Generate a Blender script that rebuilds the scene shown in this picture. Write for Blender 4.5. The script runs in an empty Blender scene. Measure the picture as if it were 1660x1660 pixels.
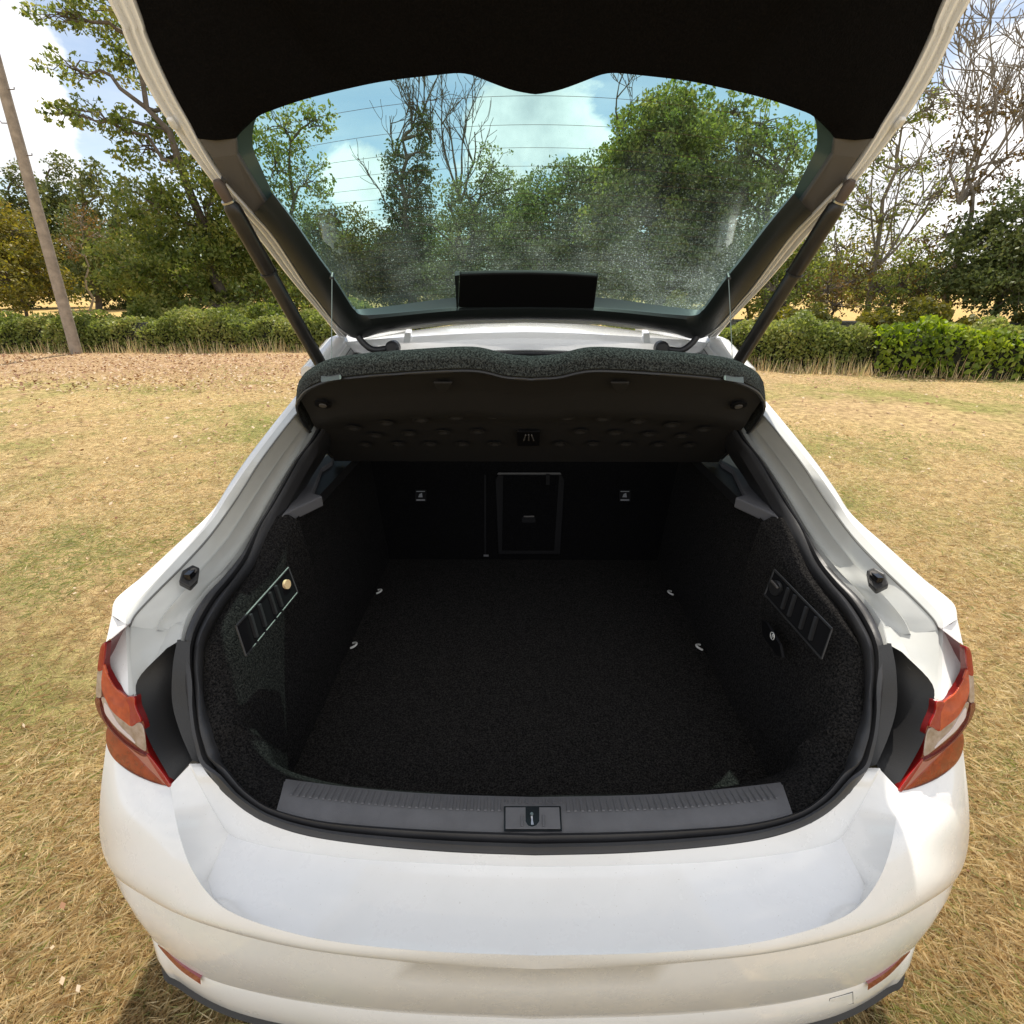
import bpy, math, random
import numpy as np
from mathutils import Vector, Matrix
from math import radians as R_, sin, cos, pi

random.seed(7); RNG = np.random.default_rng(7)
SC = bpy.context.scene
COL = SC.collection

# ------------------------------------------------------------------ camera
FPX = 831.0                       # focal length in photo pixels (photo is 1660 px square)
PITCH, YAW, ROLL = R_(23.7), R_(0.344), R_(0.073)
CAM = Vector((-0.037, 0.0, 1.6))
fwd = Vector((-sin(YAW)*cos(PITCH), cos(YAW)*cos(PITCH), -sin(PITCH)))
_r = Vector((cos(YAW), sin(YAW), 0)); _u = _r.cross(fwd)
rgt = _r*cos(ROLL) + _u*sin(ROLL); upv = -_r*sin(ROLL) + _u*cos(ROLL)
cd = bpy.data.cameras.new('camera'); cam = bpy.data.objects.new('camera', cd); COL.objects.link(cam)
cam.matrix_world = Matrix(((rgt.x, upv.x, -fwd.x, CAM.x), (rgt.y, upv.y, -fwd.y, CAM.y), (rgt.z, upv.z, -fwd.z, CAM.z), (0, 0, 0, 1)))
cd.sensor_width = 36; cd.lens = 36*FPX/1660; cd.clip_start = .02; cd.clip_end = 2000
SC.camera = cam

# ------------------------------------------------------------------ light
SUN_EL, SUN_AZ = R_(67), R_(10)      # azimuth measured from +Y towards +X
sd = Vector((sin(SUN_AZ)*cos(SUN_EL), cos(SUN_AZ)*cos(SUN_EL), sin(SUN_EL)))
sl = bpy.data.lights.new('sun', 'SUN'); sl.energy = 3.9; sl.angle = R_(.5); sl.color = (1, .93, .82)
so = bpy.data.objects.new('sun', sl); COL.objects.link(so); so.rotation_euler = sd.to_track_quat('Z', 'Y').to_euler(); so.location = (6, 10, 20)
W = bpy.data.worlds.new('World'); SC.world = W; W.use_nodes = True
nt = W.node_tree; nt.nodes.clear()
def N(t, kind, **kw):
    n = t.nodes.new(kind)
    for k, v in kw.items():
        if k == 'ins':
            for a, b in v.items(): n.inputs[a].default_value = b
        else: setattr(n, k, v)
    return n
def L(t, a, b): t.links.new(a, b)
sky = N(nt, 'ShaderNodeTexSky', sky_type='NISHITA', sun_disc=False, sun_elevation=SUN_EL, sun_rotation=SUN_AZ, air_density=1.0, dust_density=.25, ozone_density=1.0)
tc = N(nt, 'ShaderNodeTexCoord')
def dirpx(px, py):
    d = fwd + rgt*((px-830)/FPX) + upv*((830-py)/FPX); return d.normalized()
acc = None
def mth(t, op, a, b=None, c=None, clamp=False):
    n = N(t, 'ShaderNodeMath', operation=op); n.use_clamp = clamp
    for i, v in enumerate((a, b, c)):
        if v is None: continue
        if isinstance(v, (int, float)): n.inputs[i].default_value = v
        else: L(t, v, n.inputs[i])
    return n.outputs[0]
mp = N(nt, 'ShaderNodeMapping', ins={'Scale': (1, 1, 1.7)}); L(nt, tc.outputs['Generated'], mp.inputs[0])
nz = N(nt, 'ShaderNodeTexNoise', ins={'Scale': 3.4, 'Detail': 9, 'Roughness': .58, 'Distortion': .25}); L(nt, mp.outputs[0], nz.inputs[0])
base = mth(nt, 'MULTIPLY_ADD', nz.outputs[0], 1.5, -.25)
# cumulus banks: each a direction, an angular size and a weight
for px, py, r, w in ((560, 250, 5, .26), (600, 310, 5, .22), (830, 240, 5, .22), (930, 255, 5, .2), (780, 290, 6, .2), (0, 70, 5.5, .3), (0, 170, 4.5, .22), (60, 230, 4, .14),
                     (1610, 210, 7, .3), (1520, 320, 9, .3), (1380, 380, 9, .3), (1560, 420, 10, .3), (1000, 420, 10, .18), (1230, 320, 7, .18)):
    d = dirpx(px, py)
    vm = N(nt, 'ShaderNodeVectorMath', operation='DOT_PRODUCT'); L(nt, tc.outputs['Generated'], vm.inputs[0]); vm.inputs[1].default_value = d
    mr = N(nt, 'ShaderNodeMapRange', interpolation_type='SMOOTHSTEP', ins={'From Min': cos(R_(r)), 'From Max': 1, 'To Min': 0, 'To Max': w}); L(nt, vm.outputs['Value'], mr.inputs[0])
    base = mth(nt, 'ADD', base, mr.outputs[0])
vm = N(nt, 'ShaderNodeVectorMath', operation='DOT_PRODUCT'); L(nt, tc.outputs['Generated'], vm.inputs[0]); vm.inputs[1].default_value = (0, -.92, .4)   # broad unseen cloud bank added behind the viewer for neutral fill light
mr = N(nt, 'ShaderNodeMapRange', interpolation_type='SMOOTHSTEP', ins={'From Min': -.1, 'From Max': .45, 'To Min': 0, 'To Max': .3}); L(nt, vm.outputs['Value'], mr.inputs[0]); base = mth(nt, 'ADD', base, mr.outputs[0])
cr = N(nt, 'ShaderNodeMapRange', interpolation_type='SMOOTHSTEP', ins={'From Min': .62, 'From Max': .77, 'To Min': 0, 'To Max': 1}); L(nt, base, cr.inputs[0])
# thin veil
nz2 = N(nt, 'ShaderNodeTexNoise', ins={'Scale': 2.2, 'Detail': 6, 'Roughness': .6, 'Distortion': .8}); mp2 = N(nt, 'ShaderNodeMapping', ins={'Scale': (.6, 1.2, 3.2)}); L(nt, tc.outputs['Generated'], mp2.inputs[0]); L(nt, mp2.outputs[0], nz2.inputs[0])
veil = N(nt, 'ShaderNodeMapRange', ins={'From Min': .45, 'From Max': .8, 'To Min': 0.03, 'To Max': .42}); L(nt, nz2.outputs[0], veil.inputs[0])
fac = mth(nt, 'MAXIMUM', cr.outputs[0], veil.outputs[0])
nz3 = N(nt, 'ShaderNodeTexNoise', ins={'Scale': 6, 'Detail': 8, 'Roughness': .6}); L(nt, tc.outputs['Generated'], nz3.inputs[0])
cc = N(nt, 'ShaderNodeValToRGB'); L(nt, nz3.outputs[0], cc.inputs[0])
cc.color_ramp.elements[0].position = .32; cc.color_ramp.elements[0].color = (.56, .58, .61, 1); cc.color_ramp.elements[1].position = .6; cc.color_ramp.elements[1].color = (1, .985, .97, 1)
hsv = N(nt, 'ShaderNodeHueSaturation', ins={'Saturation': .78}); L(nt, sky.outputs[0], hsv.inputs['Color'])
b1 = N(nt, 'ShaderNodeBackground', ins={'Strength': .1}); L(nt, hsv.outputs[0], b1.inputs[0])
b2 = N(nt, 'ShaderNodeBackground', ins={'Strength': 1.0}); L(nt, cc.outputs[0], b2.inputs[0])
mx = N(nt, 'ShaderNodeMixShader'); L(nt, fac, mx.inputs[0]); L(nt, b1.outputs[0], mx.inputs[1]); L(nt, b2.outputs[0], mx.inputs[2])
wo = N(nt, 'ShaderNodeOutputWorld'); L(nt, mx.outputs[0], wo.inputs[0])
SC.view_settings.view_transform = 'Standard'; SC.view_settings.look = 'None'; SC.view_settings.gamma = 1; SC.view_settings.exposure = .62
SC.view_settings.use_curve_mapping = False
SC.render.engine = 'CYCLES'; SC.cycles.max_bounces = 10; SC.cycles.transparent_max_bounces = 16; SC.cycles.use_denoising = True

# ------------------------------------------------------------------ unprojection onto the car's own planes
def ray(px, py): return CAM, fwd + rgt*((px-830)/FPX) + upv*((830-py)/FPX)
def U(px, py, v, ax='x'):
    c, d = ray(px, py); i = 'xyz'.index(ax); t = (v-c[i])/d[i]; return c + d*t
def UP(px, py, p0, n):
    c, d = ray(px, py); t = (p0-c).dot(n)/d.dot(n); return c + d*t
def K(keys):
    out = []
    for k in keys:
        if len(k) == 3: out.append(U(*k))
        else: out.append(U(k[0], k[1], k[3], k[2]))
    return out
def cat(pts, sub=4, closed=False):
    if sub == 1: return [Vector(p) for p in pts]
    out = []; n = len(pts)
    for i in range(n if closed else n-1):
        if closed: p0, p1, p2, p3 = pts[(i-1) % n], pts[i], pts[(i+1) % n], pts[(i+2) % n]
        else: p1, p2 = pts[i], pts[i+1]; p0 = pts[i-1] if i else p1*2-p2; p3 = pts[i+2] if i+2 < n else p2*2-p1
        for j in range(sub):
            t = j/sub; out.append(.5*((2*p1)+(p2-p0)*t+(2*p0-5*p1+4*p2-p3)*t*t+(3*p1-p0-3*p2+p3)*t**3))
    if not closed: out.append(pts[-1].copy())
    return out
def resample(c, n):
    d = [0]; 
    for a, b in zip(c, c[1:]): d.append(d[-1]+(b-a).length)
    out = []; j = 0
    for i in range(n):
        t = d[-1]*i/(n-1)
        while j < len(d)-2 and d[j+1] < t: j += 1
        out.append(lerp(c[j], c[j+1], (t-d[j])/max(1e-9, d[j+1]-d[j])))
    return out
MX = lambda p: Vector((-p[0], p[1], p[2]))

# ------------------------------------------------------------------ materials
MATS = {}
def newmat(name):
    m = bpy.data.materials.new(name); m.use_nodes = True; m.node_tree.nodes.clear(); MATS[name] = m; return m, m.node_tree
def pbr(name, col, rough=.5, metal=0, coat=0, bump=0, bscale=200, var=0, vscale=8, spec=.5, sheen=0, col2=None, cscale=None, detail=6, bdist=.002):
    m, t = newmat(name)
    o = N(t, 'ShaderNodeOutputMaterial'); b = N(t, 'ShaderNodeBsdfPrincipled')
    b.inputs['Base Color'].default_value = (*col, 1); b.inputs['Roughness'].default_value = rough; b.inputs['Metallic'].default_value = metal
    b.inputs['Coat Weight'].default_value = coat; b.inputs['Coat Roughness'].default_value = .04; b.inputs['Specular IOR Level'].default_value = spec
    if sheen: b.inputs['Sheen Weight'].default_value = sheen; b.inputs['Sheen Roughness'].default_value = .4
    tcn = N(t, 'ShaderNodeTexCoord')
    if var or col2:
        n = N(t, 'ShaderNodeTexNoise', ins={'Scale': cscale or vscale, 'Detail': detail, 'Roughness': .62}); L(t, tcn.outputs['Object'], n.inputs[0])
        c = N(t, 'ShaderNodeValToRGB'); L(t, n.outputs[0], c.inputs[0])
        c.color_ramp.elements[0].position = .35; c.color_ramp.elements[1].position = .68
        a = col2 or tuple(x*(1-var) for x in col); c.color_ramp.elements[0].color = (*a, 1); c.color_ramp.elements[1].color = (*col, 1)
        L(t, c.outputs[0], b.inputs['Base Color'])
    if bump:
        n = N(t, 'ShaderNodeTexNoise', ins={'Scale': bscale, 'Detail': 3, 'Roughness': .6}); L(t, tcn.outputs['Object'], n.inputs[0])
        bp = N(t, 'ShaderNodeBump', ins={'Strength': bump, 'Distance': bdist}); L(t, n.outputs[0], bp.inputs['Height']); L(t, bp.outputs[0], b.inputs['Normal'])
    L(t, b.outputs[0], o.inputs[0]); return m

def paint_mat():
    m, t = newmat('white_paint')
    o = N(t, 'ShaderNodeOutputMaterial'); b = N(t, 'ShaderNodeBsdfPrincipled'); tcn = N(t, 'ShaderNodeTexCoord')
    n = N(t, 'ShaderNodeTexNoise', ins={'Scale': 4.5, 'Detail': 8, 'Roughness': .68}); L(t, tcn.outputs['Object'], n.inputs[0])
    c = N(t, 'ShaderNodeValToRGB'); L(t, n.outputs[0], c.inputs[0])
    c.color_ramp.elements[0].position = .3; c.color_ramp.elements[0].color = (.775, .77, .755, 1); c.color_ramp.elements[1].position = .62; c.color_ramp.elements[1].color = (.83, .825, .815, 1)
    # sparse grime specks
    v = N(t, 'ShaderNodeTexNoise', ins={'Scale': 260, 'Detail': 2, 'Roughness': .5}); L(t, tcn.outputs['Object'], v.inputs[0])
    sp = N(t, 'ShaderNodeMapRange', ins={'From Min': .70, 'From Max': .78, 'To Min': 0, 'To Max': .45}); L(t, v.outputs[0], sp.inputs[0])
    mxn = N(t, 'ShaderNodeMix', data_type='RGBA'); L(t, sp.outputs[0], mxn.inputs[0]); L(t, c.outputs[0], mxn.inputs[6]); mxn.inputs[7].default_value = (.33, .28, .2, 1)
    L(t, mxn.outputs[2], b.inputs['Base Color'])
    rr = N(t, 'ShaderNodeMapRange', ins={'From Min': .3, 'From Max': .7, 'To Min': .34, 'To Max': .22}); L(t, n.outputs[0], rr.inputs[0]); L(t, rr.outputs[0], b.inputs['Roughness'])
    b.inputs['Coat Weight'].default_value = 1; b.inputs['Coat Roughness'].default_value = .03
    L(t, b.outputs[0], o.inputs[0]); return m
M_PAINT = paint_mat()
def carpet(name, c0, c1, sheen=.25):
    m, t = newmat(name)
    o = N(t, 'ShaderNodeOutputMaterial'); b = N(t, 'ShaderNodeBsdfPrincipled'); tcn = N(t, 'ShaderNodeTexCoord')
    n = N(t, 'ShaderNodeTexNoise', ins={'Scale': 260, 'Detail': 4, 'Roughness': .75}); L(t, tcn.outputs['Object'], n.inputs[0])
    c = N(t, 'ShaderNodeValToRGB'); L(t, n.outputs[0], c.inputs[0]); e = c.color_ramp.elements
    e[0].position = .42; e[0].color = (*c0, 1); e[1].position = .66; e[1].color = (*c1, 1)
    L(t, c.outputs[0], b.inputs['Base Color']); b.inputs['Roughness'].default_value = .95; b.inputs['Specular IOR Level'].default_value = .1
    b.inputs['Sheen Weight'].default_value = sheen; b.inputs['Sheen Roughness'].default_value = .5
    bp = N(t, 'ShaderNodeBump', ins={'Strength': 1, 'Distance': .004}); L(t, n.outputs[0], bp.inputs['Height']); L(t, bp.outputs[0], b.inputs['Normal'])
    L(t, b.outputs[0], o.inputs[0]); return m
M_CARPET = carpet('boot_carpet', (.004, .004, .0042), (.044, .041, .039), .0)
M_CARPET2 = carpet('side_carpet', (.004, .004, .0044), (.036, .034, .033), .0)
M_FELT = carpet('black_felt', (.0025, .0022, .0022), (.007, .006, .006), .0)
M_SHELFTOP = carpet('shelf_carpet', (.005, .006, .006), (.085, .095, .09), .04)
M_RUBBER = pbr('seal_rubber', (.035, .035, .038), .42, bump=.15, bscale=60, var=.3)
M_INNER = pbr('shaded_inner_paint', (.56, .57, .55), .36, coat=.6, var=.12, vscale=6)  # thinner inner paint, with the deep gutter's shade put into the colour
M_DTRIM = pbr('deep_black_trim', (.006, .006, .007), .6, spec=.12)
M_BLACK = pbr('black_plastic', (.018, .018, .019), .42, bump=.2, bscale=500)
M_GLOSSB = pbr('glossy_black', (.008, .008, .009), .2)
M_SHELFU = pbr('shelf_underside', (.0095, .0085, .0083), .75, bump=.25, bscale=300)
M_SILL = pbr('sill_plastic', (.15, .148, .155), .45, bump=.35, bscale=700, var=.2, vscale=20)
M_GREYTRIM = pbr('grey_trim', (.085, .078, .073), .6, bump=.3, bscale=600)
M_LEDGE = pbr('ledge_trim', (.12, .12, .13), .6, bump=.3, bscale=600)
M_DARKTRIM = pbr('dark_trim', (.012, .016, .016), .5, bump=.2, bscale=600)
M_STRUT = pbr('strut_black', (.022, .019, .018), .33, var=.4, vscale=30)
M_STEEL = pbr('steel', (.55, .54, .52), .3, metal=1)
M_TIE = pbr('tie_metal', (.62, .62, .6), .35)
M_RUST = pbr('worn_metal', (.12, .09, .075), .6, metal=.4)
M_HEAD = pbr('headliner', (.05, .05, .05), .9)
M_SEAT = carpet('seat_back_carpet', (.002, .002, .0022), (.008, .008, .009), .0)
M_TYRE = pbr('tyre', (.02, .02, .02), .8)
M_RIM = pbr('alloy', (.4, .4, .41), .35, metal=.9)
M_FRIT = pbr('glass_border', (.055, .085, .08), .25)  # black border; green light through the glass is put into its colour
def lens(name, col, rough=.25, tr=.0, bands=0, col2=None):
    m = pbr(name, col, rough, coat=1, col2=col2, cscale=60 if col2 else None, spec=.6)
    if bands:
        t = m.node_tree; b = [n for n in t.nodes if n.type == 'BSDF_PRINCIPLED'][0]; tcn = N(t, 'ShaderNodeTexCoord')
        w = N(t, 'ShaderNodeTexWave', ins={'Scale': bands, 'Distortion': .2}); L(t, tcn.outputs['Object'], w.inputs[0])
        bp = N(t, 'ShaderNodeBump', ins={'Strength': .5, 'Distance': .002}); L(t, w.outputs[0], bp.inputs['Height']); L(t, bp.outputs[0], b.inputs['Normal'])
    return m
M_LRED = lens('lens_red', (.35, .008, .006)); M_LDRED = lens('lens_dark_red', (.16, .008, .008)); M_LOR = lens('lens_amber_red', (.72, .105, .02), bands=110, col2=(.46, .05, .012))
M_LBR = lens('lens_brown_red', (.45, .06, .018), bands=110, col2=(.28, .032, .012)); M_LCL = lens('lens_clear', (.55, .5, .44), col2=(.34, .29, .22)); M_LPK = lens('lens_pink', (.45, .2, .16)); M_LW = lens('reflection_white', (.8, .8, .82))
M_REFL = lens('reflector_red', (.2, .006, .01))

def glass_mat(name, tint, dust=0, gl=.06):   # thin sheet: tinted transparency plus a Fresnel reflection
    m, t = newmat(name)
    o = N(t, 'ShaderNodeOutputMaterial'); tr = N(t, 'ShaderNodeBsdfTransparent', ins={'Color': (*tint, 1)})
    g = N(t, 'ShaderNodeBsdfGlossy', ins={'Roughness': .02, 'Color': (.8, .9, .88, 1)}); fr = N(t, 'ShaderNodeFresnel', ins={'IOR': 1.4})
    f2 = mth(t, 'MULTIPLY', fr.outputs[0], .24 if dust else .38)
    a = N(t, 'ShaderNodeMixShader'); L(t, f2, a.inputs[0]); L(t, tr.outputs[0], a.inputs[1]); L(t, g.outputs[0], a.inputs[2])
    last = a.outputs[0]
    if dust:
        tcn = N(t, 'ShaderNodeTexCoord'); tl = N(t, 'ShaderNodeBsdfTranslucent', ins={'Color': (.62, .76, .68, 1)}); df = N(t, 'ShaderNodeBsdfDiffuse', ins={'Color': (.7, .76, .7, 1)})
        dm = N(t, 'ShaderNodeMixShader', ins={0: .25}); L(t, tl.outputs[0], dm.inputs[1]); L(t, df.outputs[0], dm.inputs[2])
        sep = N(t, 'ShaderNodeSeparateXYZ'); L(t, tcn.outputs['Object'], sep.inputs[0])
        grad = N(t, 'ShaderNodeMapRange', interpolation_type='SMOOTHSTEP', ins={'From Min': 2.05, 'From Max': 1.60, 'To Min': 0, 'To Max': 1}); L(t, sep.outputs['Z'], grad.inputs[0])
        gx = N(t, 'ShaderNodeMapRange', ins={'From Min': -.5, 'From Max': .5, 'To Min': .55, 'To Max': 1.1}); L(t, sep.outputs['X'], gx.inputs[0])
        gr = mth(t, 'MULTIPLY', grad.outputs[0], gx.outputs[0])
        fac = None
        for sc_, th0, th1 in ((240, .70, .73), (420, .67, .72)):
            n = N(t, 'ShaderNodeTexNoise', ins={'Scale': sc_, 'Detail': 1.5, 'Roughness': .5}); L(t, tcn.outputs['Object'], n.inputs[0])
            v = mth(t, 'MULTIPLY_ADD', gr, .11, n.outputs[0])
            mr = N(t, 'ShaderNodeMapRange', ins={'From Min': th0+.03, 'From Max': th1+.05, 'To Min': 0, 'To Max': .36}); L(t, v, mr.inputs[0])
            fac = mr.outputs[0] if fac is None else mth(t, 'MAXIMUM', fac, mr.outputs[0])
        n = N(t, 'ShaderNodeTexNoise', ins={'Scale': 9, 'Detail': 5, 'Roughness': .6}); L(t, tcn.outputs['Object'], n.inputs[0])
        film = mth(t, 'MULTIPLY', mth(t, 'MULTIPLY_ADD', gr, .09, .01), n.outputs[0])
        fac = mth(t, 'MAXIMUM', fac, film)
        pz = N(t, 'ShaderNodeMapRange', ins={'From Min': .35, 'From Max': .6, 'To Min': .35, 'To Max': 1.15}); L(t, n.outputs[0], pz.inputs[0]); fac = mth(t, 'MULTIPLY', mth(t, 'MULTIPLY', fac, mth(t, 'MULTIPLY_ADD', gr, .8, .2)), pz.outputs[0])
        b = N(t, 'ShaderNodeMixShader'); L(t, fac, b.inputs[0]); L(t, last, b.inputs[1]); L(t, dm.outputs[0], b.inputs[2]); last = b.outputs[0]
    L(t, last, o.inputs[0]); return m
M_GLASS = glass_mat('tinted_rear_glass', (.55, .78, .74), dust=1)
M_COVER = glass_mat('lamp_cover', (.97, .92, .91))
M_SIDEGLASS = glass_mat('side_glass', (.16, .19, .18))

# ------------------------------------------------------------------ mesh helpers
def setp(o, label=None, cat=None, group=None, kind=None):
    if label: o['label'] = label
    if cat: o['category'] = cat
    if group: o['group'] = group
    if kind: o['kind'] = kind
    return o
def empty(name, loc=(0, 0, 0), parent=None, **kw):
    o = bpy.data.objects.new(name, None); COL.objects.link(o); o.location = loc; o.empty_display_size = .1
    if parent: o.parent = parent
    return setp(o, **kw)
def mesh(name, V, F, mat, parent=None, smooth=35, **kw):
    me = bpy.data.meshes.new(name); me.from_pydata([tuple(v) for v in V], [], F)
    me.validate(); me.update(); me.materials.append(mat)
    if smooth is not None and len(me.polygons):
        me.shade_smooth(); me.set_sharp_from_angle(angle=R_(smooth))
    o = bpy.data.objects.new(name, me); COL.objects.link(o)
    if parent: o.parent = parent
    return setp(o, **kw)
class MB:
    def __init__(s): s.V = []; s.F = []
    def add(s, V, F, mirror=False):
        b = len(s.V); s.V += [Vector(v) for v in V]; s.F += [[i+b for i in f] for f in F]
        if mirror:
            b = len(s.V); s.V += [MX(v) for v in V]; s.F += [[i+b for i in reversed(f)] for f in F]
        return s
    def loft(s, rows, mirror=False, closed=False):
        n = len(rows[0]); V = [p for r in rows for p in r]; F = []
        for i in range(len(rows)-1):
            for j in range(n if closed else n-1):
                k = (j+1) % n; F.append([i*n+j, i*n+k, (i+1)*n+k, (i+1)*n+j])
        return s.add(V, F, mirror)
    def prism(s, pts, off, mirror=False):
        n = len(pts); V = list(pts)+[p+off for p in pts]
        F = [list(range(n)), list(range(2*n-1, n-1, -1))]+[[i, i+n, (i+1) % n+n, (i+1) % n] for i in range(n)]
        return s.add(V, F, mirror)
    def box(s, c, sz, rot=None, mirror=False, bev=0):
        hx, hy, hz = [a/2 for a in sz]; V = []
        for z in (-hz, hz):
            for x, y in ((-hx, -hy), (hx, -hy), (hx, hy), (-hx, hy)):
                v = Vector((x, y, z)); V.append((rot @ v if rot else v)+Vector(c))
        F = [[3, 2, 1, 0], [4, 5, 6, 7], [0, 1, 5, 4], [1, 2, 6, 5], [2, 3, 7, 6], [3, 0, 4, 7]]
        return s.add(V, F, mirror)
    def tube(s, pts, rad, sides=8, cap=True, mirror=False):
        pts = [Vector(p) for p in pts]
        if not hasattr(rad, '__len__'): rad = [rad]*len(pts)
        V = []; F = []; up = None
        for i, p in enumerate(pts):
            d = (pts[min(i+1, len(pts)-1)]-pts[max(i-1, 0)]).normalized()
            if up is None: up = d.orthogonal().normalized()
            up = (up-d*up.dot(d)).normalized(); w = d.cross(up)
            for k in range(sides):
                a = 2*pi*k/sides; V.append(p+(up*cos(a)+w*sin(a))*rad[i])
        for i in range(len(pts)-1):
            for k in range(sides):
                q = (k+1) % sides; F.append([i*sides+k, i*sides+q, (i+1)*sides+q, (i+1)*sides+k])
        if cap: F += [list(range(sides-1, -1, -1)), list(range((len(pts)-1)*sides, len(pts)*sides))]
        return s.add(V, F, mirror)
    def build(s, name, mat, parent=None, smooth=35, **kw): return mesh(name, s.V, s.F, mat, parent, smooth, **kw)
def bevel(o, w=.002, seg=2, ang=35):
    m = o.modifiers.new('bevel', 'BEVEL'); m.width = w; m.segments = seg; m.limit_method = 'ANGLE'; m.angle_limit = R_(ang); m.harden_normals = False
    return o
def both(fn):
    for s in (1, -1): fn(s)
def SX(p, s): return Vector((p[0]*s, p[1], p[2]))
def lerp(a, b, t): return a+(b-a)*t

# =================================================================== THE CAR
CAR = empty('parked_car', (0, 2.6, 0), label='white liftback car parked on dry grass with its tailgate open and its black boot empty', cat='car')
CARINV = Matrix.Translation((0, -2.6, 0))
def P_(o, parent=CAR):      # parent keeping world coordinates in the mesh
    o.parent = parent; o.matrix_parent_inverse = parent_world(parent).inverted(); return o
def parent_world(p):
    m = p.matrix_basis.copy()
    if p.parent: m = parent_world(p.parent) @ p.matrix_parent_inverse @ m
    return m
def part(mb, name, mat, parent=None, smooth=35, **kw):
    o = mb.build(name, mat, None, smooth, **kw); return P_(o, parent or CAR)

def lr(rows, name, mat, parent=None, smooth=35, **kw):
    a = part(MB().loft(rows), name, mat, parent, smooth, **kw); b = part(MB().loft([[MX(p) for p in reversed(r)] for r in rows]), name, mat, parent, smooth, **kw); return a, b
# --- key curves of the right half; photo pixel + x half-width (or 'z', height)
Akeys = [(1193, 712, .55), (1216, 744, .57), (1237, 779, .585), (1266, 828, .605), (1286, 863, .615), (1310, 917, .625), (1335, 952, .635), (1358, 980, .643), (1381, 1016, .648), (1399, 1056, .65), (1402, 1120, .645), (1398, 1160, .635), (1391, 1190, .625), (1380, 1222, .612),
         (1365, 1255, 'z', .755), (1335, 1292, 'z', .735), (1300, 1318, 'z', .722), (1220, 1338, 'z', .715), (1120, 1347, 'z', .713), (1000, 1352, 'z', .713), (858, 1354, 'z', .713)]
Bkeys = [(1211, 715, .575), (1237, 756, .60), (1266, 802, .62), (1289, 842, .635), (1312, 880, .65), (1335, 909, .66), (1364, 941, .67), (1396, 972, .68), (1419, 1007, .685), (1433, 1045, .685), (1434, 1090, .68), (1428, 1150, .67), (1418, 1200, .655), (1408, 1243, .64),
         (1385, 1275, 'z', .755), (1350, 1310, 'z', .735), (1300, 1340, 'z', .72), (1220, 1362, 'z', .712), (1120, 1374, 'z', .71), (1000, 1382, 'z', .71), (858, 1385, 'z', .71)]
A = K(Akeys); B = K(Bkeys)
# extend both to the roof
def ext(c, top, n=3): return [lerp(top, c[0], i/n) for i in range(n)]+c
Atop = Vector((.53, 1.66, 1.365)); Btop = Vector((.56, 1.68, 1.385))
for i in range(12):
    w = min(1, (12-i)/4)*.03
    for C_, Kk in ((A, Akeys), (B, Bkeys)):
        k_ = Kk[i]; C_[i] = U(k_[0], k_[1], k_[2]+w)
A = ext(A, Atop); B = ext(B, Btop)
A[-1].x = 0; B[-1].x = 0
Ac, Bc = cat(A, 4), cat(B, 4)
def nrm(i, C):
    t = (C[min(i+1, len(C)-1)]-C[max(i-1, 0)]).normalized(); w = (Bc[i]-Ac[i]).normalized(); n = t.cross(w).normalized()
    if n.dot(Vector((0, -.7, .7))) < 0: n = -n
    return n
NN = [nrm(i, Ac) for i in range(len(Ac))]
def srow(f, h): return [lerp(a, b, f)+n*h for a, b, n in zip(Ac, Bc, NN)]
top_seal = K([(1163, 581, 'y', 1.69), (1083, 578, 'y', 1.70), (1014, 573, 'y', 1.705), (931, 568, 'y', 1.71), (858, 566, 'y', 1.71)])
mb = MB().loft([srow(-.1, -.02), srow(0, .002), srow(.12, .013), srow(.3, .016), srow(.42, .011), srow(.5, -.004), srow(.56, .004), srow(.66, .012), srow(.85, .012), srow(.97, .004), srow(1, -.012)], mirror=True)
part(mb, 'boot_seal', M_RUBBER, smooth=60, label='black rubber seal round the boot opening')

# --- painted gutter (channel) from the seal out to the fender edge
L5 = K([(1152, 553, .60), (1177, 582, .62), (1212, 618, .64), (1245, 654, .655), (1312, 735, .705), (1352, 790, .735), (1381, 834, .76), (1439, 886, .80), (1497, 938, .835), (1537, 970, .855), (1549, 985, .86), (1552, 1004, .858)])
L4 = K([(1146, 560, .585), (1170, 590, .60), (1205, 628, .62), (1246, 668, .64), (1313, 750, .688), (1353, 806, .718), (1381, 848, .745), (1439, 909, .78), (1492, 962, .812), (1520, 992, .83), (1528, 1006, .832), (1529, 1018, .828)])
L3 = K([(1140, 566, .57), (1164, 598, .585), (1200, 640, .60), (1240, 678, .62), (1295, 747, .665), (1335, 808, .70), (1381, 871, .735), (1425, 918, .76), (1472, 963, .79), (1503, 994, .81), (1516, 1010, .817), (1521, 1022, .818)])
L2 = K([(1125, 574, .57), (1148, 607, .59), (1180, 648, .61), (1216, 683, .62), (1266, 747, .655), (1312, 813, .685), (1345, 864, .705), (1378, 905, .722), (1408, 938, .725), (1440, 975, .745), (1458, 1000, .76), (1468, 1022, .768)])
L2 = [p+Vector((0, .012, -.022)) for p in L2]
Bp = [lerp(Bc[0], Bc[4], .0)]
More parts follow.
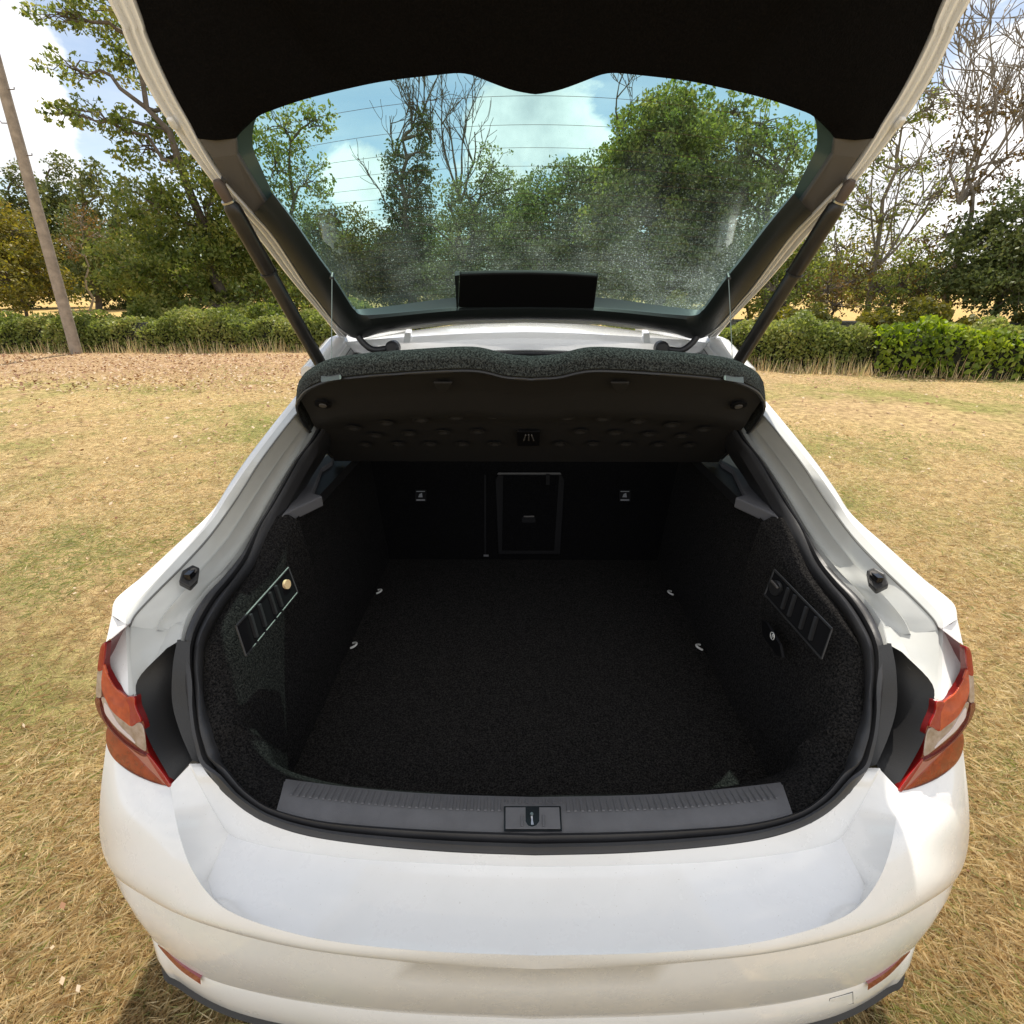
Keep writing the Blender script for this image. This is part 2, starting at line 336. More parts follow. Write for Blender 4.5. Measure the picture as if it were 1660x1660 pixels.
# matching inner row: seal outer edge sampled to meet L2
Bi = [i for i in (0, 5, 9, 14, 17, 21, 25, 30, 34, 38, 44, 50)]
Bo = [Bc[i].copy() for i in Bi]
rows = [cat([p+n*0+Vector((0, .004, -.012)) for p, n in zip(Bo, [NN[i] for i in Bi])], 4),
        cat([p+Vector((.008, 0, .004)) for p in Bo], 4),
        cat([lerp(p, q, .3)+Vector((0, 0, .003)) for p, q in zip(Bo, L2)], 4),
        cat([lerp(p, q, .38)+Vector((0, .008, -.013)) for p, q in zip(Bo, L2)], 4), cat([lerp(p, q, .8)+Vector((0, .006, -.008)) for p, q in zip(Bo, L2)], 4),
        cat(L2, 4), cat([lerp(p, q, .3)+Vector((-.004, -.004, .004)) for p, q in zip(L2, L3)], 4), cat([lerp(p, q, .42)+Vector((-.002, .004, -.006)) for p, q in zip(L2, L3)], 4), cat([lerp(p, q, .9)+Vector((0, 0, .001)) for p, q in zip(L2, L3)], 4), cat(L3, 4),
        cat([lerp(p, q, .12)+Vector((0, .004, -.009)) for p, q in zip(L3, L4)], 4), cat([lerp(p, q, .2) for p, q in zip(L3, L4)], 4), cat(L4, 4)]
lr(rows, 'tailgate_gutter', M_INNER, smooth=50)
for s_ in (1, -1): part(MB().tube([SX(p, s_)+Vector((0, -.001, .001)) for p in cat(L3, 4)], .0016, 5), 'panel_seam', pbr('seam_sealer', (.13, .13, .125), .6) if s_ > 0 else MATS['seam_sealer'], smooth=60)
# fender shoulder: from L4 over silhouette and down the side
def drop(p, dx, dz, dy=0): return Vector((p.x+dx, p.y+dy, p.z+dz))
sh = [cat([lerp(a, b, f)+Vector((0, 0, h*(k < len(L4)-1))) for k, (a, b) in enumerate(zip(L4, L5))], 4) for f, h in ((0, 0), (.3, .004), (.75, .004), (1, 0))]
sh += [cat([drop(p, .012, -.02, .01) for p in L5], 4), cat([drop(p, .022, -.055, .03) for p in L5], 4), cat([Vector((max(p.x+.04, .78 if p.z < 1.25 else 0), p.y+.07, p.z-.12)) for p in L5], 4)]
lr(sh, 'rear_fender_edge', M_PAINT, smooth=50)

# --- rear corner (post) above the lamp
c8 = lambda x, y: (x/5.93+1430, y/5.93+1020)
post_in = K([(1529, 1016, .829), (1528, 1060, .812), (1527, 1100, .795), (1527, 1138, .777)])
post_mid = K([(1541, 1012, .848), (1546, 1055, .838), (1548, 1090, .826), (1548, 1124, .811)])
post_out = K([(1552, 1004, .858), (1560, 1040, .860), (1566, 1066, .855), (1562, 1104, .840)])
post_wrap = [Vector((p.x+.02, p.y+.14, p.z-.01)) for p in post_out]
lr([cat(c, 4) for c in (post_in, post_mid, post_out, post_wrap)], 'corner_panel', M_PAINT, smooth=60)
post_l3 = K([(1521, 1022, .818), (1522, 1060, .803), (1520, 1100, .786), (1518, 1136, .768)])
chan_in = K([(1468, 1022, .768), (1485, 1055, .765), (1500, 1085, .765), (1508, 1110, .755)])
chan_in = [p+Vector((0, .03, -.01)) for p in chan_in]
chan2 = K([(1436, 1044, .70), (1447, 1050, .715), (1470, 1068, .732), (1500, 1104, .750)])
chan2 = [p+Vector((-.006, .035, 0)) for p in chan2]
lr([cat(c, 4) for c in ([p+Vector((0, .0, 0)) for p in chan2], chan_in, [lerp(a, b, .55)+Vector((0, .012, 0)) for a, b in zip(chan_in, post_l3)], post_l3, [lerp(a, b, .4)+Vector((0, .008, 0)) for a, b in zip(post_l3, post_in)], post_in)], 'gutter_corner', M_INNER, smooth=40)
fill = [Bc[i]+Vector((.006, .004, -.004)) for i in (44, 47, 50, 53)]
lr([cat(fill, 4), cat([lerp(a, b, .5)+Vector((0, .012, -.01)) for a, b in zip(fill, K([(1468, 1022, .768), (1460, 1032, .755), (1450, 1040, .735), (1440, 1046, .71)]))], 4), cat([p+Vector((0, .03, -.01)) for p in K([(1468, 1022, .768), (1468, 1045, .755), (1455, 1052, .735), (1440, 1050, .71)])], 4)], 'gutter_infill', M_INNER, smooth=60)

# --- black plastic trim beside the lamp
bt_in = [Bc[i]+Vector((.002, 0, -.004)) for i in (53, 56, 60, 64)]+K([(1412, 1246, .644)])
bt_in = [p+Vector((-.004, .006, -.006)) for p in K([(1432, 1046, .69), (1432, 1090, .684), (1425, 1150, .675), (1415, 1200, .66), (1407, 1247, .644)])]
bt_m = K([(1452, 1048, .712), (1460, 1092, .712), (1461, 1150, .71), (1448, 1200, .69), (1428, 1247, .66)])
bt_m = [p+Vector((0, .012, -.002)) for p in bt_m]
bt_m2 = K([(1458, 1054, .72), (1470, 1100, .728), (1473, 1155, .73), (1462, 1205, .712), (1433, 1250, .668)])
bt_m2 = [p+Vector((0, .035, -.01)) for p in bt_m2]
bt_o = K([(1466, 1059, .733), (1516, 1112, .770), (1513, 1155, .758), (1500, 1205, .738), (1458, 1280, .692)])
bt_o = [p+Vector((-.002, .004, 0)) for p in bt_o]
lr([cat(c, 5) for c in (bt_in, bt_m, bt_m2, bt_o)], 'lamp_side_trim', M_BLACK, smooth=30)

# --- bumper
S1 = K([(1427, 1248, .655), (1415, 1270, 'z', .742), (1400, 1298, 'z', .715), (1382, 1330, 'z', .690), (1363, 1358, 'z', .672), (1330, 1372, 'z', .674), (1269, 1384, 'z', .676), (1150, 1397, 'z', .677), (1000, 1403, 'z', .678), (858, 1405, 'z', .678)])
S0 = [Bc[i]+Vector((0, 0, -.003)) for i in (64, 66, 68, 71, 74, 77, 80, 84, 88, 92)]
K1 = K([(1458, 1281, .692), (1453, 1325, 'z', .718), (1445, 1370, 'z', .708), (1430, 1415, 'z', .694), (1405, 1455, 'z', .679), (1370, 1485, 'z', .672), (1300, 1511, 'z', .669), (1200, 1532, 'z', .667), (1050, 1545, 'z', .666), (858, 1549, 'z', .666)])
K2 = K([(1560, 1222, .846), (1571, 1310, .860), (1568, 1380, .860), (1548, 1428, 'z', .562), (1505, 1460, 'z', .575), (1440, 1491, 'z', .595), (1335, 1523, 'z', .612), (1215, 1548, 'z', .622), (1060, 1565, 'z', .626), (858, 1571, 'z', .628)])
K3 = [Vector(p) for p in ((.872, 1.1, .45), (.866, .85, .45), (.835, .69, .45))]+K([(1488, 1518, 'z', .45), (1462, 1552, 'z', .435), (1405, 1591, 'z', .42), (1325, 1615, 'z', .42), (1215, 1634, 'z', .42), (1060, 1647, 'z', .42), (858, 1652, 'z', .42)])
K4 = [Vector(p) for p in ((.86, 1.1, .34), (.852, .85, .34), (.82, .70, .34))]+K([(1463, 1575, 'z', .36), (1437, 1602, 'z', .345), (1385, 1634, 'z', .335), (1320, 1657, 'z', .33), (1215, 1676, 'z', .33), (1060, 1690, 'z', .33), (858, 1695, 'z', .33)])
for c in (S0, S1, K1, K2, K3, K4): c[-1].x = 0
def rows_between(a, b, fs, out=0):
    r = []
    for f in fs:
        r.append(cat([lerp(p, q, f)+Vector((.35*out*4*f*(1-f)*min(1, p.x*2), -out*4*f*(1-f), 0)) for p, q in zip(a, b)], 4))
    return r
lamp_bot = K([(*c8(165, 1558), .692), (*c8(300, 1532), .722), (*c8(500, 1452), .771), (*c8(650, 1352), .808), (*c8(740, 1242), .836), (*c8(775, 1130), .846)])
# upper corner surface with first row following the lamp's lower edge
n4 = 10
lamp_bot = resample(cat(lamp_bot, 4), n4+1)
up_rows = []
for k in range(n4+1):
    f = k/n4; pts = []
    for i, (p, q) in enumerate(zip(K1, K2)):
        w = min(1, max(0, p.x*1.6-.1)); bl = .016*w*4*f*(1-f)
        v = lerp(p, q, f)+Vector((bl*.5, -bl, 0))
        if i == 0: v = lamp_bot[k]
        pts.append(v)
    up_rows.append(cat(pts, 8))
side0 = []
def side_ext(row, dy, dx): return [Vector((row[0].x+dx, row[0].y+dy, row[0].z))]+row
BUMP = part(MB().loft([cat([p+Vector((0, .006, -.01)) for p in S0], 5), cat(S0, 5), cat([lerp(a, b, .86)+Vector((0, 0, .004)) for a, b in zip(S0, S1)], 5), cat([p+Vector((0, 0, .002)) for p in S1], 5), cat(S1, 5)], mirror=True), 'rear_bumper', M_PAINT, smooth=22)
F1, F2 = K([(1402, 1433, 'z', .662), (1394, 1462, 'z', .663)])
Kc, Sc = cat(K1, 8), cat(S1, 8)
wa = Kc[:41]; wb = resample(Sc[:33], 21)+resample([S1[4], F1, F2, K1[5]], 21)[1:]
lr([wa, [lerp(a, b, .5)+Vector((0, 0, -.003*4*(i/40)*(1-i/40))) for i, (a, b) in enumerate(zip(wa, wb))], wb], 'bumper_recess_wall', M_PAINT, BUMP, smooth=40)
sa = Sc[32:]; sb = resample(Kc[40:], len(sa)); fold = resample([S1[4], F1, F2, K1[5]], 21); led = []
for k in range(21):
    f = k/20; base_ = [lerp(a, b, f)+Vector((0, 0, -.005*4*f*(1-f))) for a, b in zip(sa, sb)]; dv = fold[k]-base_[0]
    led.append([p+dv*max(0, 1-j/10)**2 for j, p in enumerate(base_)])
part(MB().loft(led, mirror=True), 'loading_ledge', M_PAINT, BUMP, smooth=30)
part(MB().loft(up_rows, mirror=True), 'bumper_corner', M_PAINT, BUMP, smooth=50)
lo = [cat(K2, 5), cat([p+Vector((0, .003, -.006)) for p in K2], 5)]+rows_between(K2, K3, (.3, .6, .93), .006)+[cat([lerp(a, b, .95)+Vector((-.003, .006, 0)) for a, b in zip(K2, K3)], 5) if False else cat(K3, 4)]
lo = [cat(K2, 4), cat([p+Vector((-.001*(p.x > 0), .004, -.008)) for p in K2], 4)]+rows_between(K2, K3, (.3, .6, .93), .006)+[cat(K3, 4)]
part(MB().loft(lo, mirror=True), 'bumper_face', M_PAINT, BUMP, smooth=30)
K3b = [p+Vector((.001*(p.x > 0), -.0005, -.006)) for p in K3]
part(MB().loft([cat([lerp(a, b, .0)+Vector((0, .002, 0)) for a, b in zip(K3, K4)], 4), cat(K3b, 4)]+rows_between(K3b, K4, (.5, .95), .004)+[cat(K4, 4)], mirror=True), 'bumper_lip', M_PAINT, BUMP, smooth=30)
K5 = [p+Vector((-.012*(p.x > 0), .008, -.035)) for p in K4]; K6 = [p+Vector((-.03*(p.x > 0), .05, -.09)) for p in K4]; K7 = [p+Vector((-.1*(p.x > .2), .3, -.12)) for p in K4]
part(MB().loft([cat([p+Vector((-.002*(p.x > 0), .002, .002)) for p in K4], 4), cat([p+Vector((.003*(p.x > 0), -.006, -.008)) for p in K4], 4), cat(K5, 4), cat(K6, 4), cat(K7, 4)], mirror=True), 'black_valance', M_BLACK, BUMP, smooth=40)
# reflectors
def refl(s):
    top = K([(1400, 1590, 'z', .42), (1430, 1570, 'z', .427), (1452, 1549, 'z', .436), (1468, 1530, 'z', .446)])
    a = [SX(p+Vector((.004, -.006, .002)), s) for p in top]; b = [SX(p+Vector((.005, -.009, -.012+.001*i)), s) for i, p in enumerate(top)]
    c = [SX(p+Vector((.0, .004, .004)), s) for p in top]
    m = MB().loft([cat(c, 4), cat(a, 4), cat(b, 4)]); part(m, 'reflector', M_REFL, BUMP)
both(refl)
tow = K([(1340, 1611, 'z', .405), (1377, 1601, 'z', .405), (1378, 1619, 'z', .37), (1336, 1630, 'z', .37)])
tow = [p+Vector((.002, -.0075, 0)) for p in tow]
mb = MB()
mb.prism(tow, Vector((0, .006, 0))); bevel(part(mb, 'tow_eye_cover', M_PAINT, BUMP), .002)
part(MB().tube([p+Vector((0, .0012, 0)) for p in tow+[tow[0]]], .0012, 5), 'cover_gap', MATS['seam_sealer'], BUMP)

# --- tail lights
lp0, lp1, lp2 = U(*c8(165, 1555), .692), U(*c8(590, 700), .777), U(1579, 1128, .852)
ln = (lp1-lp0).cross(lp2-lp0).normalized()
if ln.y > 0: ln = -ln
def lampface(s, xy, off):
    pts = []
    for x, y in xy:
        p = UP(*c8(x, y), lp0+ln*0, ln)
        pts.append(p)
    return [SX(p+ln*off, s) for p in pts]
outline = [(805, 180), (845, 200), (865, 320), (875, 440), (885, 560), (886, 660), (880, 780), (835, 890), (780, 985), (780, 1120), (740, 1240), (650, 1350), (500, 1450), (300, 1530), (165, 1560), (155, 1535), (250, 1400), (370, 1250), (400, 1170), (415, 1050), (432, 950), (500, 790), (515, 690), (590, 700), (700, 610), (780, 480), (815, 380)]
def smoothpoly(pts2, sub=3):
    v = cat([Vector((a, b, 0)) for a, b in pts2], sub, closed=True); return [(p.x, p.y) for p in v]
PATCH = [
 ('lens_upper', M_LOR, [(590, 702), (700, 612), (780, 482), (815, 382), (828, 445), (834, 600), (790, 720), (720, 840), (600, 940), (545, 968), (556, 800)], .003),
 ('lens_step', M_LRED, [(515, 692), (588, 703), (554, 800), (543, 970), (478, 940), (444, 918), (500, 790)], .006),
 ('lens_corner', M_LRED, [(805, 182), (845, 202), (865, 320), (873, 438), (830, 438), (818, 378)], .003),
 ('lens_side', M_LCL, [(831, 441), (873, 441), (883, 560), (884, 690), (838, 700), (836, 600)], .002),
 ('lens_clear', M_LCL, [(476, 943), (545, 972), (602, 943), (722, 843), (792, 723), (834, 703), (825, 760), (780, 880), (700, 990), (600, 1080), (480, 1175), (430, 1210), (402, 1200), (430, 1000)], .001),
 ('reflection_arc', M_LW, [(800, 752), (792, 850), (702, 970), (602, 1060), (502, 1143), (542, 1083), (662, 962), (742, 830)], .0035),  # white arc painted as a reflection inside the lens
 ('lens_band', M_LDRED, [(884, 702), (879, 780), (835, 880), (750, 1000), (640, 1110), (520, 1205), (430, 1262), (376, 1262), (420, 1240), (560, 1165), (690, 1050), (790, 920), (834, 800), (842, 722)], .005),
 ('lens_wedge', M_LPK, [(380, 1266), (430, 1265), (520, 1208), (600, 1150), (440, 1310), (300, 1450), (212, 1538), (195, 1530), (300, 1390)], .002),
 ('lens_edge', M_LRED, [(370, 1252), (380, 1266), (300, 1390), (190, 1545), (162, 1556), (156, 1535), (250, 1400)], .005),
 ('lens_lower', M_LBR, [(770, 1000), (779, 1120), (740, 1238), (650, 1347), (500, 1447), (300, 1527), (214, 1542), (300, 1452), (440, 1312), (600, 1153), (700, 1062)], .003)]
def tail_light(s):
    g = MB().prism(lampface(s, smoothpoly(outline, 3), -.001), SX(-ln*.010, s)); base = part(g, 'tail_light', M_LDRED, smooth=30, label='red and clear tail light on the %s rear corner' % ('right' if s > 0 else 'left'))
    for nm, mt, xy, off in PATCH:
        o = part(MB().prism(lampface(s, smoothpoly(xy, 4), off*.45), SX(-ln*.004, s)), nm, mt, base); bevel(o, .0007, 2)
    ca = [(165, 1558), (157, 1535), (250, 1400), (370, 1250), (400, 1170), (415, 1050), (432, 950), (500, 790), (520, 700), (590, 705), (700, 614), (780, 484), (815, 384), (806, 190)]
    cb = [(165, 1558), (300, 1530), (500, 1450), (650, 1350), (740, 1240), (778, 1120), (790, 985), (835, 890), (880, 780), (886, 660), (885, 560), (875, 440), (865, 320), (845, 202), (808, 186)]
    ra_, rb_ = resample(lampface(1, ca, .002), 30), resample(lampface(1, cb, .002), 30)
    g = [[SX(lerp(a, b, f)+ln*.010*sin(pi*f)**.7*min(1, (b-a).length/.06), s) for a, b in zip(ra_, rb_)] for f in [k/10 for k in range(11)]]
    if s > 0: g = [list(reversed(r)) for r in g]
    part(MB().loft(g), 'clear_cover', M_COVER, base, smooth=80)
    w = lampface(s, [(805, 180), (845, 200), (865, 320), (875, 440), (885, 560), (886, 660), (880, 780), (835, 890), (780, 985), (780, 1120), (740, 1240)], -.001)
    part(MB().loft([w, [p+Vector((-s*.002, .07, .0)) for p in w], [p+Vector((s*.002, .16, .01)) for p in w]]), 'lens_wrap', M_LDRED, base, smooth=60)
both(tail_light)

# --- body sides, roof and the rest of the shell (mostly hidden from behind)
def side(s):
    st = [(.82, .885, .885, .86, .93), (1.0, .90, .92, .89, 1.0), (1.4, .915, .93, .90, 1.0), (2.2, .92, .932, .91, .98), (3.2, .92, .93, .90, .95), (4.0, .91, .925, .88, .90), (4.5, .88, .90, .84, .84), (4.85, .72, .75, .68, .72), (5.05, .45, .5, .42, .62)]
    rows = []
    for Y, a, b, c, zt in st:
        rows.append([Vector((s*(a-.04), Y, .20)), Vector((s*a, Y, .34)), Vector((s*b, Y, .56)), Vector((s*b, Y, .70)), Vector((s*(c+.01), Y, zt-.04)), Vector((s*(c-.03), Y, zt))])
    part(MB().loft(rows), 'body_side', M_PAINT, smooth=50)
    zb = [(1.05, 1.0, .80), (1.4, 1.0, .87), (2.2, .98, .88), (3.1, .96, .88), (3.6, .93, .86)]
    zt = [(1.15, 1.06, .79), (1.55, 1.33, .66), (2.2, 1.40, .62), (2.8, 1.38, .61), (3.4, 1.12, .70)]
    part(MB().loft([[Vector((s*x, y, z)) for y, z, x in zb], [Vector((s*x, y, z)) for y, z, x in zt]]), 'side_window', M_SIDEGLASS)
    rr = [(1.55, 1.36, .645), (1.72, 1.425, .62), (2.2, 1.43, .62), (2.8, 1.40, .61), (3.4, 1.14, .70), (3.65, .95, .80)]
    part(MB().tube([Vector((s*x, y, z)) for y, z, x in rr], .03, 8), 'roof_rail', M_PAINT, smooth=60)
both(side)
re = K([(1150, 556, .60), (1105, 551, 'y', 1.765), (1036, 546, 'y', 1.79), (931, 540, 'y', 1.80), (858, 538, 'y', 1.80)]); re[-1].x = 0
rf = [Vector((p.x*1.04, 2.25, 1.468-.09*(abs(p.x)/.62)**2.2)) for p in re]; rg = [Vector((p.x*1.02, 3.0, 1.43-.09*(abs(p.x)/.62)**2.2)) for p in re]; rh = [Vector((p.x*1.15, 3.6, 1.10-.1*(abs(p.x)/.62)**2)) for p in re]
rfl = K([(1138, 570, .575), (1083, 580, 'y', 1.74), (1014, 575, 'y', 1.762), (931, 569, 'y', 1.775), (858, 567, 'y', 1.778)]); rfl[-1].x = 0
part(MB().loft([cat(c, 4) for c in (re, [lerp(a, b, .1)+Vector((0, 0, .006)) for a, b in zip(re, rf)], [lerp(a, b, .5)+Vector((0, 0, .012)) for a, b in zip(re, rf)], [p+Vector((0, 0, .006)) for p in rf], rg)], mirror=True), 'roof', M_PAINT, smooth=60)
part(MB().loft([cat(c, 4) for c in (rg, rh)], mirror=True), 'windscreen', M_SIDEGLASS, smooth=60)
part(MB().loft([cat(c, 4) for c in (re, [lerp(a, b, .08)+Vector((0, 0, -.006)) for a, b in zip(re, rfl)], [lerp(a, b, .35)+Vector((0, .004, -.004)) for a, b in zip(re, rfl)], [lerp(a, b, .4)+Vector((0, .004, .002)) for a, b in zip(re, rfl)], rfl, [p+Vector((0, .02, -.02)) for p in rfl])], mirror=True), 'roof_flange', M_PAINT, smooth=35)
# corner fillers between flange and gutter tops
lr([[re[0], L5[0]], [rfl[0], L4[0]], [rfl[0]+Vector((-.01, -.01, -.01)), L3[0]], [rfl[1], L2[0]], [rfl[1]+Vector((0, .0, -.015)), Bc[0]+Vector((.01, 0, 0))]], 'roof_corner', M_PAINT, smooth=50)
ts = [p+Vector((0, .012, -.012)) for p in rfl]
part(MB().tube([MX(p) for p in cat(ts, 4)][:-1]+list(reversed(cat(ts, 4))), .011, 8), 'roof_seal', M_RUBBER, smooth=60)
hl = [p+Vector((0, .03, -.03)) for p in rfl]
part(MB().loft([cat(c, 3) for c in (hl, [Vector((p.x*.97, 2.3, 1.40)) for p in hl], [Vector((p.x*.97, 3.1, 1.36)) for p in hl])], mirror=True), 'headliner', M_HEAD, smooth=60)
bon = [[Vector((x, y, z-.05*(x/.8)**2)) for x in (-.85, -.4, 0, .4, .85)] for y, z in ((3.6, .98), (4.3, .92), (4.8, .78), (5.1, .6), (5.15, .25))]
part(MB().loft(bon), 'bonnet', M_PAINT, smooth=60)
def wheel(s, Y):
    w = MB(); n = 28; prof = [(-.11, .22), (-.11, .31), (-.09, .335), (.09, .335), (.11, .31), (.11, .22)]
    w.loft([[Vector((s*.80+a, Y+r*cos(2*pi*k/n), .335+r*sin(2*pi*k/n))) for k in range(n)] for a, r in prof], closed=True)
    t = part(w, 'wheel', M_TYRE, smooth=50)
    m = MB()
    m.loft([[Vector((s*(.80+a), Y+r*cos(2*pi*k/n), .335+r*sin(2*pi*k/n))) for k in range(n)] for a, r in ((.08, .225), (.11, .22), (.10, .2), (.04, .19))], closed=True)
    for k in range(10):
        a = 2*pi*k/10; m.box((s*.895, Y+.12*cos(a), .335+.12*sin(a)), (.02, .2, .03), Matrix.Rotation(a, 3, 'X'))
    part(m, 'rim', M_RIM, t)
for Y in (1.45, 4.3):
    both(lambda s, Y=Y: wheel(s, Y))

# --- boot interior
def wall_rows():
    r = [[], [], [], [], [], [], []]
    nA = len(Ac)
    for i, a in enumerate(Ac):
        f = min(1, max(0, (i-50)/28))           # 0 side, 1 rear sill
        s_in = [Vector((a.x, a.y, a.z-.004)), Vector((a.x-.028, a.y+.006, a.z-.002)), Vector((a.x-.05, a.y+.012, a.z-.022)), Vector((lerp(a.x-.06, .575, .6), a.y+.02, lerp(a.z, .6, .35))), Vector((.572, a.y+.03, .70)), Vector((.562, a.y+.03, .60)), Vector((.556, a.y+.03, .556))]
        xx = min(a.x, .556)
        s_re = [Vector((a.x, a.y, a.z-.004)), Vector((a.x*.985, a.y+.03, a.z-.008)), Vector((a.x*.965, a.y+.065, a.z-.014)), Vector((xx*.97, a.y+.10, a.z-.03)), Vector((xx*.96, a.y+.115, .64)), Vector((xx*.96, a.y+.118, .6)), Vector((xx*.96, a.y+.12, .556))]
        for k in range(7):
            v = lerp(s_in[k], s_re[k], f*f*(3-2*f)); v.y = max(v.y, .55)
            if k >= 3 and v.y > 1.9: v.y = 1.9
            r[k].append(v)
    return r
wr = wall_rows()
# keep only the part below the shelf ledge for the walls
part(MB().loft([row[25:] for row in wr], mirror=True), 'side_lining', M_CARPET2, smooth=60, label='black carpet lining round the sides of the boot')
fl = MB().box((0, 1.30, .545), (1.13, 1.24, .02)); bevel(part(fl, 'boot_floor', M_CARPET, label='flat black carpet boot floor'), .006, 3)
# upper inner side panels beyond the ledge
up = [[Vector((.615, 1.0, .94)), Vector((.602, 1.2, 1.05)), Vector((.60, 1.5, 1.055)), Vector((.62, 1.95, 1.055))], [Vector((.588, .98, .80)), Vector((.575, 1.2, .80)), Vector((.59, 1.5, .80)), Vector((.60, 1.95, .80))], [Vector((.57, .98, .55)), Vector((.56, 1.2, .55)), Vector((.56, 1.5, .55)), Vector((.56, 1.95, .55))]]
lr([cat(c, 3) for c in up], 'wheelhouse_lining', M_CARPET2, smooth=60)
# shelf ledges
def ledge(s):
    m = MB()
    poly = [SX(U(*p, 1.075, 'z'), s) for p in ((1166, 742), (1205, 730), (1214, 757), (1251, 825), (1263, 838), (1192, 806), (1208, 801), (1188, 761), (1170, 750))]
    o = part(MB().prism(poly, Vector((0, 0, -.03))), 'shelf_ledge', M_LEDGE, smooth=None); bevel(o, .004, 3)
    # dark bracket behind
    part(MB().box((s*.64, 1.62, 1.045), (.1, .6, .03)), 'pillar_trim', M_BLACK)
both(ledge)
ip = Ac[:27]
lr([ip, [p+Vector((-.004, .02, -.012)) for p in ip], [p+Vector((.004, .05, -.035)) for p in ip], [p+Vector((.03, .08, -.08)) for p in ip]], 'inner_pillar', M_BLACK, smooth=60)
# cubby in each side wall
def cubby(s):
    q = [U(1260, 924, .565), U(1354, 1020, .597), U(1347, 1068, .592), U(1253, 964, .56)]
    q = [SX(p, s) for p in q]; n = (q[1]-q[0]).cross(q[3]-q[0]).normalized()
    if n.x*s > 0: n = -n
    q = [p+n*(.006 if i < 2 else .02) for i, p in enumerate(q)]
    m = MB(); rim = MB()
    for i in range(4): rim.tube([q[i]+n*.002, q[(i+1) % 4]+n*.002], .0028 if i == 0 else .002, 6)
    tr = part(rim, 'side_tray', M_BLACK, label='storage tray let into the %s boot wall' % ('right' if s > 0 else 'left'))
    back = [p+n*.001 for p in q]
    m.prism(back, -n*.002); part(m, 'tray_back', M_DTRIM, tr)
    d = MB()
    for f in (.3, .42, .62, .78):
        a, b = lerp(q[0], q[1], f), lerp(q[3], q[2], f+.02)
        d.prism([lerp(a, b, .05)+n*.002, lerp(a, b, .8)+n*.002, lerp(a, b, .8)+n*.002+(q[1]-q[0]).normalized()*.006, lerp(a, b, .05)+n*.002+(q[1]-q[0]).normalized()*.006], n*.007)
    part(d, 'tray_divider', M_BLACK, tr, smooth=None)
    c = lerp(lerp(q[0], q[1], .13), lerp(q[3], q[2], .13), .45)
    if s > 0:
        k = MB().tube([c, c+n*.008], .017, 16); part(k, 'socket_cover', M_BLACK, tr)
        h = MB().box(c+n*.01+Vector((0, 0, .010)), (.004, .03, .004)); part(h, 'socket_tab', M_GREYTRIM, tr)
    else:
        M_LIT = MATS.get('boot_lamp') or pbr('boot_lamp', (.85, .6, .35), .3)
        k = MB().tube([c+Vector((0, .0, .004)), c+n*.006+Vector((0, 0, .004))], .011, 12); part(k, 'boot_lamp', M_LIT, tr)
both(cubby)
# round emblem on the dark latch patch of the right wall
M_DECAL = pbr('white_print', (.55, .55, .53), .6)
c = U(1252, 1031, .555); 
pt = MB().prism([U(*p, .560) for p in ((1238, 1004), (1247, 1010), (1268, 1045), (1272, 1066), (1262, 1060), (1240, 1030))], Vector((-.006, 0, 0)))
patch = part(pt, 'release_recess', M_DTRIM, smooth=None)
ring = MB(); cc0 = U(1252, 1031, .552)
pts = [cc0+Vector((0, .0085*cos(a), .0085*sin(a))) for a in [2*pi*k/20 for k in range(21)]]
ring.tube(pts, .0011, 5); ring.box(cc0, (.0015, .003, .010)); ring.box(cc0+Vector((0, -.002, 0)), (.0015, .0022, .007), Matrix.Rotation(.6, 3, 'X'))
part(ring, 'round_mark', M_DECAL, patch)
# tie-down loops
for px, py in ((1090, 961), (1137, 1049)):
    for s in (1, -1):
        p = U(px, py, .575, 'z'); p = Vector((s*(abs(p.x)), p.y, .572)); m = MB()
        arc = [p+Vector((-s*(.016*sin(a)), .012*cos(a), .002+.006*sin(a))) for a in [pi*k/10 for k in range(11)]]
        m.tube(arc, .0033, 8); part(m, 'tie_down_loop', M_TIE, smooth=60)

# sill plate with ribs
pf = K([(1287, 1325, 'z', .716), (1200, 1338, 'z', .717), (1100, 1346, 'z', .718), (1000, 1350, 'z', .718), (858, 1352, 'z', .718)])
pm = K([(1277, 1296, 'z', .720), (1190, 1306, 'z', .721), (1095, 1314, 'z', .722), (995, 1318, 'z', .722), (858, 1320, 'z', .722)])
pb = K([(1266, 1268, 'z', .708), (1180, 1278, 'z', .709), (1085, 1286, 'z', .710), (990, 1290, 'z', .710), (858, 1292, 'z', .710)])
for c_ in (pf, pm, pb): c_[-1].x = 0
SILL = part(MB().loft([cat(c, 6) for c in ([p+Vector((0, -.002, -.02)) for p in pf], pf, pm, [p+Vector((0, -.004, .002)) for p in pb], pb, [p+Vector((0, .004, -.05)) for p in pb])], mirror=True), 'sill_plate', M_SILL, smooth=40, label='ribbed grey plastic sill plate')
pfc, pmc, pbc = cat(pf, 12), cat(pm, 12), cat(pb, 12)
def at_x(row, x):
    for a, b in zip(row, row[1:]):
        if (a.x-x)*(b.x-x) <= 0 and a.x != b.x: return lerp(a, b, (x-a.x)/(b.x-a.x))
    return row[0].copy()
rib_me = None
